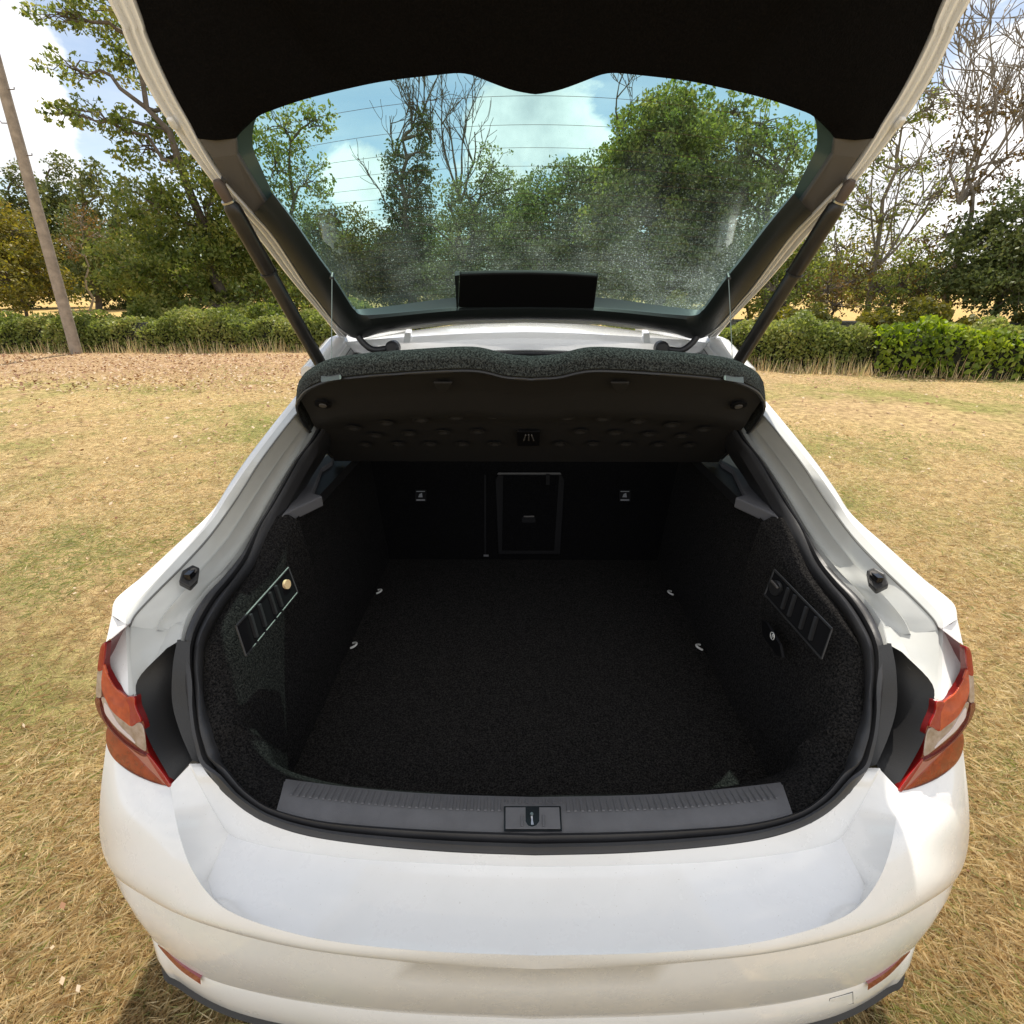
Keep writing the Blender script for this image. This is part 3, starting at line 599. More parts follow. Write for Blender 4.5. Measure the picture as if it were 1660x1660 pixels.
for k in range(-36, 37):
    x = k*.0127; ax = abs(x); a = at_x(pbc, ax); b = at_x(pmc, ax)
    f1 = .93 if abs(x) > .055 else .45
    e = lerp(a, b, f1); e.z += .0018; a = a+Vector((0, -.006, .0022)); s = 1 if x >= 0 else -1
    a = SX(a, s); e = SX(e, s)
    if rib_me is None:
        ln_ = 1.0; V = [(-.003, 0, 0), (.003, 0, 0), (.003, 1, 0), (-.003, 1, 0), (-.0016, .02, .0022), (.0016, .02, .0022), (.0016, .97, .0022), (-.0016, .97, .0022)]
        F = [[4, 5, 6, 7], [0, 1, 5, 4], [1, 2, 6, 5], [2, 3, 7, 6], [3, 0, 4, 7]]
        rib_me = bpy.data.meshes.new('rib'); rib_me.from_pydata(V, [], F); rib_me.materials.append(M_SILL)
    o = bpy.data.objects.new('rib', rib_me); COL.objects.link(o)
    d = e-a; yv = d.normalized(); xv = yv.cross(Vector((0, 0, 1))).normalized(); zv = xv.cross(yv)
    m4 = Matrix(((xv.x, yv.x*d.length, zv.x, a.x), (xv.y, yv.y*d.length, zv.y, a.y), (xv.z, yv.z*d.length, zv.z, a.z), (0, 0, 0, 1)))
    o.parent = SILL; o.matrix_parent_inverse = parent_world(SILL).inverted() ; o.matrix_basis = m4
# latch cover
lc = [U(*p, .7225, 'z') for p in ((817, 1307), (909, 1307), (911, 1347), (817, 1347))]
gap = part(MB().prism([p+Vector((0, 0, -.001)) for p in lc], Vector((0, 0, .0015))), 'latch_surround', M_GLOSSB, SILL, smooth=None)
lc2 = [U(*p, .7235, 'z') for p in ((819.5, 1309.5), (852, 1309.5), (852, 1332), (856, 1339), (862, 1341), (869, 1339), (874, 1332), (874, 1309.5), (906.5, 1309.5), (908.5, 1344.5), (819.5, 1344.5))]
cov = part(MB().prism(lc2, Vector((0, 0, .002))), 'latch_cover', M_SILL, SILL, smooth=None); bevel(cov, .0008, 2)
for px in (846, 881):
    a = U(px, 1322, .7265, 'z'); b = U(px, 1340, .7265, 'z'); part(MB().tube([a, b], .0022, 6), 'finger_ridge', M_SILL, cov)
lk = MB(); a = U(862, 1322, .725, 'z'); b = U(863, 1338, .72, 'z'); lk.tube([a, lerp(a, b, .5), b], [.0022, .0018, .004], 8); lk.tube([a+Vector((0, 0, .003)), a+Vector((0, 0, .005))], .003, 8)
part(lk, 'latch_striker', M_STEEL, SILL)

# seat back
sb0, sb1 = Vector((0, 1.885, .555)), Vector((0, 2.03, 1.12)); sdn = Vector((0, -(sb1.z-sb0.z), (sb1.y-sb0.y))).normalized()
SEAT = None
def SB(px, py, off=0): return UP(px, py, sb0+sdn*off, sdn)
m = MB().prism([Vector((-.62, sb0.y, sb0.z)), Vector((.62, sb0.y, sb0.z)), Vector((.66, sb1.y, sb1.z)), Vector((-.66, sb1.y, sb1.z))], -sdn*.12)
SEAT = part(m, 'rear_seat_back', M_SEAT, label='black carpeted back of the folded up rear seat')
m = MB().prism([SB(*p, .002) for p in ((803, 778), (810, 766), (908, 766), (915, 778), (908, 898), (808, 898))], sdn*.006); hf = part(m, 'hatch_frame', M_DTRIM, SEAT, smooth=None); bevel(hf, .002)
m = MB().prism([SB(*p, .009) for p in ((816, 771), (906, 771), (898, 892), (814, 892))], sdn*.006); hd = part(m, 'hatch_door', M_SEAT, SEAT, smooth=None); bevel(hd, .003)
part(MB().prism([SB(*p, .012) for p in ((808, 766), (908, 766), (910, 769), (806, 769))], sdn*.004), 'hatch_trim', M_BLACK, SEAT, smooth=None)
part(MB().prism([SB(*p, .018) for p in ((849, 836), (866, 836), (866, 838), (849, 838))], sdn*.004), 'hatch_handle', M_GREYTRIM, SEAT, smooth=None)
part(MB().prism([SB(*p, .016) for p in ((846, 839), (868, 839), (868, 847), (846, 847))], sdn*.003), 'handle_recess', M_DTRIM, SEAT, smooth=None)
part(MB().prism([SB(*p, .016) for p in ((885, 768), (891, 768), (891, 786), (885, 786))], sdn*.003), 'strap_slot', M_DTRIM, SEAT, smooth=None)
M_LABEL = pbr('label_grey', (.22, .23, .25), .5)
for cx in (682, 1013):
    part(MB().prism([SB(*p, .003) for p in ((cx-9, 794), (cx+9, 794), (cx+9, 813), (cx-9, 813))], sdn*.004), 'anchor_cover', M_DTRIM, SEAT, smooth=None)
    a = MB()
    for y0, y1, w in ((796, 797.2, 7), (809.5, 811.5, 7)): a.prism([SB(*p, .009) for p in ((cx-w, y0), (cx+w, y0), (cx+w, y1), (cx-w, y1))], sdn*.001)
    a.prism([SB(*p, .009) for p in ((cx-4, 806), (cx-2, 801), (cx+2, 799), (cx+3, 806))], sdn*.001)
    part(a, 'anchor_label', M_LABEL, SEAT, smooth=None)
part(MB().prism([SB(*p, .004) for p in ((784, 899), (792, 899), (792, 902), (784, 902))], sdn*.002), 'belt_tab', M_LEDGE, SEAT, smooth=None)
part(MB().prism([SB(*p, .003) for p in ((785, 770), (788, 770), (788, 898), (785, 898))], sdn*.002), 'seat_split', M_DTRIM, SEAT, smooth=None)
part(MB().box((0, 2.35, 1.10), (1.3, .6, .02)), 'cabin_dark_trim', M_FELT)

# --- parcel shelf (tilted, hung by cords)
rearU = [(858, 613), (905, 610), (935, 603), (960, 599.5), (1000, 600), (1080, 605), (1150, 611), (1195, 618), (1225, 632), (1237, 648)]
# underside plane: from the rear edge (1.335,1.37) to the pivot (1.62,1.07)
q0 = Vector((0, 1.17, 1.413)); q1 = Vector((0, 1.62, 1.068)); shd = (q1-q0).normalized(); shn = Vector((0, -shd.z, shd.y)).normalized()
if shn.z > 0: shn = -shn            # faces down and back (towards the boot)
def SH(px, py, off=0): return UP(px, py, q0+shn*off, shn)
ra = [SH(*p) for p in rearU]; ra[0].x = 0
sidep = [SH(1238, 662), SH(1228, 682), SH(1200, 712), SH(1172, 738)]; far = [SH(1168, 748), SH(1100, 748), SH(1000, 748), SH(900, 748), SH(858, 748)]; far[-1].x = 0
SHELF = empty('parcel_shelf', (0, 1.6, 1.07), label='black parcel shelf hanging tilted under the open tailgate'); P_(SHELF); SHELF.location = (0, 1.6, 1.07)
SHELF.matrix_parent_inverse = Matrix.Translation((0, -2.6, 0))
# underside as graded rows with a raised rib zone
rowsU = []
nU = 14
R0 = cat(ra, 4); 
farc = [Vector((lerp(Vector((0, 0, 0)), Vector((p.x, 0, 0)), 1).x, 0, 0)) for p in R0]
wr_far = SH(1168, 748).x; wr_rear = SH(1237, 650).x
for k in range(nU+1):
    f = k/nU; row = []
    for j, p in enumerate(R0):
        u = p.x/R0[-1].x; xf = u*lerp(wr_rear, wr_far, f)
        e = lerp(p, Vector((xf, q1.y, q1.z)), f)
        e.x = u*lerp(R0[-1].x, wr_far, f)
        h = 0
        if .0 < f < .22: h = -.004
        if f >= .22: h = .010 if u < .9 else .010*(1-u)/.1
        if f >= .42: h = -.003
        row.append(e-shn*(-h) if h else e)
    rowsU.append(row)
part(MB().loft(rowsU, mirror=True), 'shelf_underside', M_SHELFU, SHELF, smooth=25)
# rear band and top
def band(pts, off, d=Vector((0, 0, 0))): return [p-shn*off+d for p in pts]
allrim = R0+cat([SH(1237, 650), SH(1238, 662), SH(1226, 684), SH(1200, 712), SH(1170, 742)], 4)[1:]
allrim[0].x = 0
bd = Vector((0, -.004, .0))
topo = [Vector((p.x*.995, p.y, p.z)) for p in allrim]
part(MB().loft([allrim, [p+Vector((0, -.008, .004)) for p in allrim], band(topo, .014, Vector((0, -.012, .012))), band(topo, .028, Vector((0, -.008, .018))), band([Vector((p.x*.985, p.y, p.z)) for p in allrim], .036, Vector((0, .006, .016))), band([Vector((p.x*.95, p.y+.03, p.z-.03)) for p in allrim], .036)], mirror=True), 'shelf_edge', M_SHELFTOP, SHELF, smooth=60, label='fluffy dark carpet edge of the shelf')
topr = [[Vector((p.x*.95, p.y+.03, p.z-.03)) - shn*.036 for p in R0], [Vector((p.x*.97*1.05, q1.y+.0, q1.z)) - shn*.036 for p in R0], [Vector((p.x*1.0, q1.y+.16, q1.z+.02)) for p in R0]]  # last row: added unseen flap that blocks sun leaking past the shelf
part(MB().loft(topr, mirror=True), 'shelf_top', M_SHELFTOP, SHELF)
inn = MB().tube([MX(p+shn*.003) for p in reversed(allrim[1:])]+[p+shn*.003 for p in allrim], .0045, 6); part(inn, 'shelf_lip', M_BLACK, SHELF, smooth=60)
# rib bosses near the rear edge and dimples
notch = MB()
for px, w in ((900, 22), (718, 22), (1008, 26), (575, 30)): pass
for cx in (718, 1005):
    o = part(MB().prism([SH(cx-16, 617, .006), SH(cx+16, 617, .006), SH(cx+8, 632, .006), SH(cx-8, 632, .006)], shn*.006), 'rib_boss', M_SHELFU, SHELF, smooth=None); bevel(o, .003)
dimp = [(572, 694), (625, 686), (682, 681), (738, 677), (799, 675), (858, 676), (919, 677), (978, 679), (1035, 683), (1090, 689), (1142, 696),
        (608, 706), (663, 703), (718, 701), (774, 700), (941, 700), (998, 702), (1053, 704), (1106, 707),
        (592, 721), (645, 720), (697, 720), (750, 720), (802, 720), (908, 720), (962, 720), (1015, 720), (1068, 721), (1118, 722)]
dm_me = None
for px, py in dimp:
    if dm_me is None:
        V = []; F = []; n = 12; V.append((0, 0, -.006))
        for r, h in ((.007, -.0055), (.011, -.002), (.0145, .0015), (.019, 0)):
            V += [(r*1.25*cos(2*pi*k/n), r*cos(2*pi*k/n+pi/2)*-1, h) for k in range(n)]
        F += [[0, 1+k, 1+(k+1) % n] for k in range(n)]
        for q in range(3): F += [[1+q*n+k, 1+(q+1)*n+k, 1+(q+1)*n+(k+1) % n, 1+q*n+(k+1) % n] for k in range(n)]
        dm_me = bpy.data.meshes.new('dimple'); dm_me.from_pydata(V, [], F); dm_me.materials.append(M_SHELFU); dm_me.shade_smooth()
    o = bpy.data.objects.new('dimple', dm_me); COL.objects.link(o); p = SH(px, py, .006)
    zv = shn; xv = Vector((1, 0, 0)); yv = zv.cross(xv)
    o.parent = SHELF; o.matrix_parent_inverse = parent_world(SHELF).inverted()
    o.matrix_basis = Matrix(((xv.x, yv.x, zv.x, p.x), (xv.y, yv.y, zv.y, p.y), (xv.z, yv.z, zv.z, p.z), (0, 0, 0, 1)))
bx = part(MB().prism([SH(*p, .006) for p in ((838, 698), (875, 698), (874, 721), (839, 721))], shn*.004), 'centre_clip', M_DTRIM, SHELF, smooth=None)
for dx in (-8, 0, 8): part(MB().tube([SH(857+dx, 714, .012), SH(857+dx*.6, 705, .012)], .0022, 6), 'clip_prong', M_GREYTRIM, SHELF)
for s in (1, -1):
    c = SH(1197, 656, .004); c = SX(c, s)
    o = part(MB().tube([c, c+shn*.004], .020, 20), 'pivot_socket', M_DTRIM, SHELF); part(MB().tube([c+shn*.004, c+shn*.007], .009, 14), 'pivot_screw', M_GREYTRIM, SHELF)
    cl = [SX(v, s) for v in (SH(1168, 617, .006), SH(1200, 622, .006), SH(1199, 606, -.030), SH(1168, 600, -.030))]
    o = part(MB().prism([p+Vector((0, -.022, .004)) for p in cl], Vector((0, .012, 0))), 'cord_clip', pbr('clip_grey', (.06, .06, .06), .5) if s > 0 else MATS['clip_grey'], SHELF, smooth=None); bevel(o, .003)

# --- tailgate
gp0 = Vector((0, 1.76, 1.425)); ga = R_(47); gd = Vector((0, -cos(ga), sin(ga))); gn = Vector((0, sin(ga), cos(ga)))   # gn: outer side
GPR = [Vector((0, y, z)) for y, z in ((1.76, 1.43), (1.60, 1.558), (1.45, 1.682), (1.325, 1.80), (1.245, 1.925), (1.18, 2.06), (1.115, 2.22), (1.07, 2.36), (1.03, 2.5))]
GPR = [GPR[0]-(GPR[1]-GPR[0])*.6]+cat(GPR, 6)
def goff(off):
    out = []
    for i, p in enumerate(GPR):
        d = (GPR[min(i+1, len(GPR)-1)]-GPR[max(i-1, 0)]).normalized(); out.append(p+Vector((0, d.z, -d.y))*off)
    return out
GC = {}
def G(px, py, off=0):
    if off not in GC: GC[off] = goff(off)
    c, d = ray(px, py); P = GC[off]; best = None
    for a, b in zip(P, P[1:]):
        e = b-a; det = d.y*(-e.z)+e.y*d.z
        if abs(det) < 1e-9: continue
        ry, rz = a.y-c.y, a.z-c.z; t = (ry*(-e.z)+e.y*rz)/det; u = (d.y*rz-d.z*ry)/det
        if -1e-6 <= u <= 1+1e-6 and t > 0 and (best is None or t < best): best = t
    if best is None: return UP(px, py, gp0+gn*off, gn)
    return c+d*best
def GS(y, x, off=0):      # point of the profile at depth y
    if off not in GC: GC[off] = goff(off)
    P = GC[off]
    for a, b in zip(P, P[1:]):
        if (a.y-y)*(b.y-y) <= 0: q = lerp(a, b, (y-a.y)/(b.y-a.y)); return Vector((x, q.y, q.z))
    return Vector((x, P[-1].y, P[-1].z))
GATE = empty('tailgate', (0, 1.76, 1.425), label='open white tailgate seen from below'); GATE.parent = CAR; GATE.matrix_parent_inverse = Matrix.Translation((0, -2.6, 0))
T1 = [(1156, 552), (1187, 515), (1228, 472), (1258, 439), (1304, 386), (1345, 341), (1393, 285), (1431, 239), (1466, 193), (1485, 166), (1520, 108), (1547, 50), (1573, 0)]
T2 = [(1143, 543), (1166, 527), (1200, 487), (1222, 462), (1277, 387), (1316, 347), (1368, 293), (1400, 250), (1432, 196), (1455, 160), (1484, 108), (1512, 50), (1531, 0)]
def taper(pt1, off): return G(*pt1, off)
def gext(row, kx=.0):           # continue beyond the top of the picture and round the rear kink
    e = row[-1]; d = (row[-1]-row[-2]).normalized(); a = e+d*.30+Vector((.03, 0, 0))
    k = Vector((0, -cos(R_(8)), sin(R_(8))))
    b = a+(d*.5+k*.5)*.05; c = b+k*.10; f = c+k*.22+Vector((-.03, 0, -.01))
    return row+[a, b, c, f]
t1 = gext([G(*p, .012) for p in T1]); t2 = gext([G(*p, -.004) for p in T2])
def rr_(f, h): return cat([lerp(a, b, f)+gn*h for a, b in zip(t1, t2)], 4)
outer = rr_(-.02, .03); outer2 = rr_(.1, .055)
lr([outer2, outer, rr_(0, .0), rr_(.06, -.006), rr_(.2, -.007), rr_(.26, .006), rr_(.42, .006), rr_(.48, -.003), rr_(.6, -.004), rr_(.66, .004), rr_(.85, .002), rr_(.9, -.006), rr_(1, -.006), rr_(1.04, .006)], 'tailgate_frame', M_PAINT, GATE, smooth=38)
# bump stops on the frame
for s in (1, -1):
    c = SX(G(1459, 199, -.005), s); o = part(MB().box(c, (.014, .022, .012), Matrix.Rotation(-.7, 3, 'X')), 'bump_stop', M_GREYTRIM if False else M_PAINT, GATE); bevel(o, .005, 3)
gb = [(858, 498), (968, 499), (1076, 503), (1120, 509), (1134, 502)]
# glass opening outline (right half), clockwise from top centre
lobe = [(858, 153), (874, 152.5), (907, 146), (941, 134), (965, 124.5), (980, 120), (995, 118.5), (1022, 120.5), (1110, 130.6), (1177, 144), (1245, 161), (1295, 178), (1319, 189)]
reveal = [(1346, 215), (1351, 235), (1345, 258), (1329, 285), (1305, 322)]
# glass pane
gl_top = [(858, 130), (950, 108), (1010, 100), (1110, 112), (1245, 145), (1310, 170), (1345, 205), (1350, 235)]
gl_bot = [(858, 510), (930, 511), (1000, 513), (1060, 517), (1110, 521), (1150, 519), (1175, 489), (1205, 452)]
gt_, gb_ = [cat([G(*p, .024) for p in q], 4) for q in (gl_top, gl_bot)]
gt_[0].x = 0; gb_[0].x = 0
grow = []
for k in range(17):
    f = k/16; row = []
    for a, b in zip(gt_, gb_):
        y = lerp(Vector((a.y, 0, 0)), Vector((b.y, 0, 0)), f).x; x = a.x+(b.x-a.x)*f+.012*4*f*(1-f)*(a.x/.6); row.append(GS(y, x, .024))
    grow.append(row)
GL = part(MB().loft(grow, mirror=True), 'rear_window', M_GLASS, GATE, smooth=60, label='dusty green tinted rear window with heating lines')
gl_pts = gt_+[r[-1] for r in grow[1:-1]]+gb_[::-1]
hm = pbr('heating_line_mat', (.10, .07, .055), .6)
y_top, y_bot = G(858, 152, .024).y, G(858, 474, .024).y
for k in range(20):
    y0 = y_top+(y_bot-y_top)*(k/19)**.92; V = []; F = []
    xm = .54-.09*k/19; pts = []
    for j in range(-14, 15):
        x = xm*j/14; pts.append(GS(min(y0+.085*x*x, y_bot+.03), x, .0225))
    for p in pts: V += [p-gd*.00042, p+gd*.00042]
    F = [[2*i, 2*i+1, 2*i+3, 2*i+2] for i in range(len(pts)-1)]
    part(MB().add(V, F), 'heating_line', hm, GATE, smooth=None)
# black frit edge behind reveal
def strip(outl, inl, off_o, off_i, name, mat, th=None, sub=4, **kw):
    a = cat([G(*p, off_o) for p in outl], sub); b = cat([G(*p, off_i) for p in inl], sub); return lr([a, b], name, mat, GATE, smooth=60, **kw)
# carpeted inner panel
cp = [G(*p, -.004) for p in lobe+[(1346, 215), (1351, 222), (1417, 223)]]; cp[0].x = 0
t2o = [(1432, 196), (1455, 160), (1484, 108), (1512, 50), (1531, 0)]
ro = gext([G(*p, -.004) for p in t2o])
right_edge = [G(1417, 223, -.004)]+ro
inner_top = [p+gn*0 for p in ro[-4:]]
poly = cp+right_edge[1:]
tail = [Vector((-p.x, p.y, p.z)) for p in poly[::-1][:-1]]
# panel as loft: lobe curve -> outer rim, matched by parameter
lc_ = cat(cp, 3); 
# resample the outer boundary to as many points, running centre -> edge at the kink, then down the side
endp = ro[-2]; ob = [Vector((endp.x*f, endp.y, endp.z)) for f in (0, .2, .4, .6, .8, .9)]+[ro[-2], ro[-3], ro[-4]]+[G(*p, -.004) for p in ((1531, 0), (1512, 50), (1484, 108), (1455, 160), (1432, 196))]+[G(1417, 223, -.004)]
n_ = 60
ri = resample(cat(cp[:-1], 4), n_); ro2 = resample(cat(ob, 3), n_)
part(MB().loft([[p+gn*.026 for p in ri], [p+gn*.004 for p in ri], ri, [lerp(a, b, .04)-gn*.004 for a, b in zip(ri, ro2)], [lerp(a, b, .5)-gn*.010 for a, b in zip(ri, ro2)], [lerp(a, b, .97)-gn*.003 for a, b in zip(ri, ro2)], [b+gn*.006 for b in ro2]], mirror=True), 'carpeted_panel', M_FELT, GATE, smooth=50, label='black carpeted inner panel of the tailgate')
# grey side trims beside the window
gt = [(1352, 223), (1416, 224), (1392, 256), (1368, 294), (1316, 347), (1279, 385), (1264, 381), (1268, 371), (1295, 333), (1330, 281), (1349, 251)]
for s in (1, -1):
    o = part(MB().prism([SX(G(*p, -.008), s) for p in gt], SX(gn*.02, s)), 'pillar_cover', M_GREYTRIM, GATE, smooth=None); bevel(o, .004, 3)
strip([(1351, 214), (1350.5, 222), (1350, 251), (1331, 281), (1296, 333), (1269, 370), (1264, 380)], [(1319, 187), (1324, 208), (1323, 238), (1309, 269), (1289, 309), (1276, 345), (1262, 378)], -.002, .022, 'window_reveal', M_FRIT)
# lower black surround, left & right legs and bottom bar
leg_o = [(1317, 347), (1281, 386), (1244, 434), (1211, 478), (1166, 528), (1144, 546), (1120, 549), (1076, 536), (975, 522), (858, 518)]
leg_i = [(1287, 314), (1245, 365), (1206, 416), (1177, 452), (1147, 494), (1139, 503), (1127, 511), (1093, 510), (970, 499), (858, 496)]
leg_g = [(1285, 313), (1243, 362), (1204, 413), (1175, 449), (1144, 492), (1137, 499), (1129, 502), (1076, 496), (970, 482), (858, 478)]
def rowsG(a, b, fo): return [cat([G(*(lerp(Vector(p), Vector(q), f)[:2]), h) for p, q in zip([(*x, 0) for x in a], [(*x, 0) for x in b])], 5) for f, h in fo]
mm = rowsG(leg_o, leg_i, ((0, .006), (.02, -.006), (.12, -.016), (.45, -.022), (.8, -.018), (1, -.008)))
for r_ in mm: r_[-1].x = 0
part(MB().loft(mm, mirror=True), 'window_surround', M_DARKTRIM, GATE, smooth=50, label='black plastic surround below the window')
mm = rowsG(leg_i, leg_g, ((0, -.008), (.1, -.004), (1, .023)))
for r_ in mm: r_[-1].x = 0
part(MB().loft(mm, mirror=True), 'surround_bevel', pbr('bevel_trim', (.05, .058, .06), .35), GATE, smooth=50)
# wiper motor cover
o = part(MB().prism([G(*p, -.012) for p in ((745, 446), (800, 444), (858, 443.5), (910, 445), (970, 449), (963, 501), (858, 499), (743, 499))], gn*.016), 'wiper_cover', M_DTRIM, GATE, smooth=None); bevel(o, .005, 3)
o = part(MB().prism([G(*p, -.010) for p in ((737, 447), (744.5, 446), (742.5, 499), (740, 498))], gn*.016), 'cover_flank', M_DARKTRIM, GATE, smooth=None)
# outer skin above (white), with the window left open
sk_o = [p+gn*.05 for p in t1]
ob2 = [Vector((sk_o[-1].x*f, sk_o[-1].y, sk_o[-1].z)) for f in (0, .25, .5, .75)]+list(reversed(sk_o))
gi = [p+gn*.03 for p in gl_pts]
def skin_loft(inner, outl, n=40):
    a = resample(inner, n); b = resample(outl, n); return [a, [lerp(p, q, .3)+gn*.006 for p, q in zip(a, b)], b]
go = [p+gn*.012 for p in gl_pts]; itop = go[:len(gt_)]; iside = go[len(gt_)-1:len(gl_pts)-len(gb_)+1]; ibot = go[len(gl_pts)-len(gb_):]
sky_ = list(reversed(cat(sk_o, 3))); j0 = min(range(len(sky_)), key=lambda i: abs(sky_[i].z-iside[0].z)+(sky_[i].y < iside[0].y-.3)); j1 = min(range(len(sky_)), key=lambda i: abs(sky_[i].z-iside[-1].z)+(i < j0))
otop = [Vector((sky_[0].x*f, sky_[0].y, sky_[0].z)) for f in (0, .25, .5, .75)]+sky_[:j0+1]; ob_ = [G(*p, .03) for p in ((1120, 548), (1076, 538), (975, 526.5), (858, 523))]; ob_[-1].x = 0; obot = sky_[j1:]+ob_
m_ = MB(); m_.loft(skin_loft(itop, otop), mirror=True); m_.loft(skin_loft(iside, sky_[j0:j1+1], 24), mirror=True); m_.loft(skin_loft(ibot, obot), mirror=True)
part(m_, 'outer_skin', M_PAINT, GATE, smooth=50)
# struts
def strut(s):
    top = SX(G(1377, 300, -.03), s); bot = SX(U(1190, 598, .60), s); d = (bot-top)
    S = part(MB().tube([top+d*.07, top+d*.09, top+d*.12, top+d*.38, top+d*.40], [.012, .018, .019, .019, .018], 16), 'gas_strut', M_STRUT, smooth=50, label='black strut holding the %s edge of the tailgate' % ('right' if s > 0 else 'left'))
    part(MB().tube([top+d*.405, top+d*.41, top+d*1.02], [.0165, .0175, .0175], 16), 'strut_tube', M_STRUT, S, smooth=50)
    part(MB().tube([top+d*.398, top+d*.407], [.0205, .0205], 16), 'strut_collar', M_BLACK, S)
    part(MB().tube([top-d*.02, top+d*.0, top+d*.055, top+d*.075], [.008, .0125, .011, .011], 12), 'ball_socket', M_RUST, S, smooth=50)
    part(MB().tube([top+d*.062, top+d*.07], [.0155, .0155], 14), 'spring_clip', M_STEEL, S)
    part(MB().tube([top+d*.01, top+d*.01+gn*.04], .006, 8), 'ball_stud', M_STEEL, S)
both(strut)
# cords
for s in (1, -1):
    a = SX(G(1181, 450, -.028), s); b = SX(SH(1183, 606, -.02), s)+Vector((0, -.02, .0)); 
    cdo = part(MB().tube([a, b], .0011, 6), 'lift_cord', pbr('cord', (.12, .12, .12), .7) if s > 0 else MATS['cord'], SHELF)
    part(MB().tube([a+gn*.012, a-gn*.004, a-gn*.008], [.005, .006, .003], 10), 'cord_peg', M_BLACK, GATE)
# hinges and cable grommets
for s in (1, -1):
    p = K([(1130, 546, 'y', 1.70), (1120, 558, 'y', 1.70), (1104, 568, 'y', 1.70), (1082, 566, 'y', 1.715)])
    p = [SX(v, s) for v in cat(p, 5)]
    part(MB().tube(p, [.010]*len(p), 10), 'cable_gaiter', M_RUBBER, smooth=60)
    c = SX(U(1074, 565, 1.70, 'y'), s); part(MB().tube([c+Vector((0, .03, 0)), c, c+Vector((0, -.006, 0))], [.022, .022, .015], 16), 'grommet', M_RUBBER, smooth=40)
    h = [SX(U(x, y, 1.745, 'y'), s) for x, y in ((1043, 541), (1053, 541), (1055, 556), (1044, 557))]
    o = part(MB().prism(h, Vector((0, .03, .01))), 'hinge', M_PAINT, smooth=None); bevel(o, .002)
# rubber buffers on the gutter
for s in (1, -1):
    c0 = [U(1404, 930, .722), U(1416, 925, .735), U(1434, 935, .745), U(1440, 953, .742), U(1420, 963, .724), U(1408, 950, .716)]
    c0 = [SX(v, s) for v in c0]; n = Vector((-s*.45, -.45, .77)).normalized()
    bf = part(MB().prism([v-n*.004 for v in c0], n*.020), 'rubber_buffer', M_BLACK, smooth=None); bevel(bf, .003, 2)
    ctr = sum(c0, Vector())/6
    part(MB().box(ctr+n*.019, (.012, .022, .012)), 'buffer_ridge', M_GLOSSB, bf)
    part(MB().tube([ctr+n*.018+Vector((0, .012, 0)), ctr+n*.026+Vector((0, .012, 0))], .006, 10), 'buffer_plug', M_GREYTRIM, bf)

# =================================================================== SURROUNDINGS
def px_ground(px, py): return U(px, py, 0, 'z')
def npmesh(name, V, nper, mat, tint=None, **kw):
    """V: (n, nper, 3) polygons"""
    n = len(V); me = bpy.data.meshes.new(name); me.vertices.add(n*nper); me.vertices.foreach_set('co', V.reshape(-1).astype(np.float32))
    me.loops.add(n*nper); me.loops.foreach_set('vertex_index', np.arange(n*nper, dtype=np.int32)); me.polygons.add(n)
    me.polygons.foreach_set('loop_start', np.arange(0, n*nper, nper, dtype=np.int32)); me.polygons.foreach_set('loop_total', np.full(n, nper, dtype=np.int32))
    if tint is not None:
        at = me.attributes.new('tint', 'FLOAT', 'POINT'); at.data.foreach_set('value', np.repeat(tint, nper).astype(np.float32))
    me.update(calc_edges=True); me.validate(); me.materials.append(mat)
    o = bpy.data.objects.new(name, me); COL.objects.link(o); return setp(o, **kw)
def leafmat(name, stops, trans=.4, rough=.5):
    m, t = newmat(name); o = N(t, 'ShaderNodeOutputMaterial'); at = N(t, 'ShaderNodeAttribute', attribute_name='tint')
    c = N(t, 'ShaderNodeValToRGB'); L(t, at.outputs['Fac'], c.inputs[0]); e = c.color_ramp.elements
    e[0].position = 0; e[0].color = (*stops[0], 1); e[1].position = 1; e[1].color = (*stops[-1], 1)
    for i, s in enumerate(stops[1:-1]): x = c.color_ramp.elements.new((i+1)/(len(stops)-1)); x.color = (*s, 1)
    b = N(t, 'ShaderNodeBsdfPrincipled'); b.inputs['Roughness'].default_value = rough; b.inputs['Specular IOR Level'].default_value = .35; L(t, c.outputs[0], b.inputs['Base Color'])
    hs = N(t, 'ShaderNodeHueSaturation', ins={'Saturation': 1.15, 'Value': 1.5}); L(t, c.outputs[0], hs.inputs['Color'])
    tr = N(t, 'ShaderNodeBsdfTranslucent'); L(t, hs.outputs[0], tr.inputs[0])
    mxs = N(t, 'ShaderNodeMixShader', ins={0: trans}); L(t, b.outputs[0], mxs.inputs[1]); L(t, tr.outputs[0], mxs.inputs[2]); L(t, mxs.outputs[0], o.inputs[0]); return m
LM_OAK = leafmat('oak_leaves', [(.06, .09, .022), (.135, .175, .04), (.23, .25, .065), (.33, .30, .10)], .45)
LM_LIGHT = leafmat('light_leaves', [(.08, .11, .035), (.17, .205, .065), (.25, .275, .10), (.34, .31, .14)])
LM_DARK = leafmat('dark_leaves', [(.042, .062, .02), (.085, .112, .034), (.135, .16, .05), (.2, .19, .065)], .3)
LM_GOLD = leafmat('golden_leaves', [(.08, .09, .02), (.16, .15, .03), (.25, .21, .045), (.34, .26, .07)])
LM_BROWN = leafmat('brown_leaves', [(.07, .055, .02), (.11, .085, .03), (.18, .10, .035), (.10, .10, .03)])
LM_HEDGE = leafmat('hedge_leaves', [(.07, .10, .028), (.16, .20, .05), (.25, .28, .08), (.35, .33, .12)], .42)
LM_BRIGHT = leafmat('bramble_leaves', [(.06, .10, .018), (.15, .21, .03), (.28, .35, .05), (.38, .40, .09)], .45)
LM_STRAW = leafmat('straw_blades', [(.36, .24, .125), (.60, .48, .27), (.76, .65, .42), (.25, .28, .085)], .3, .7)
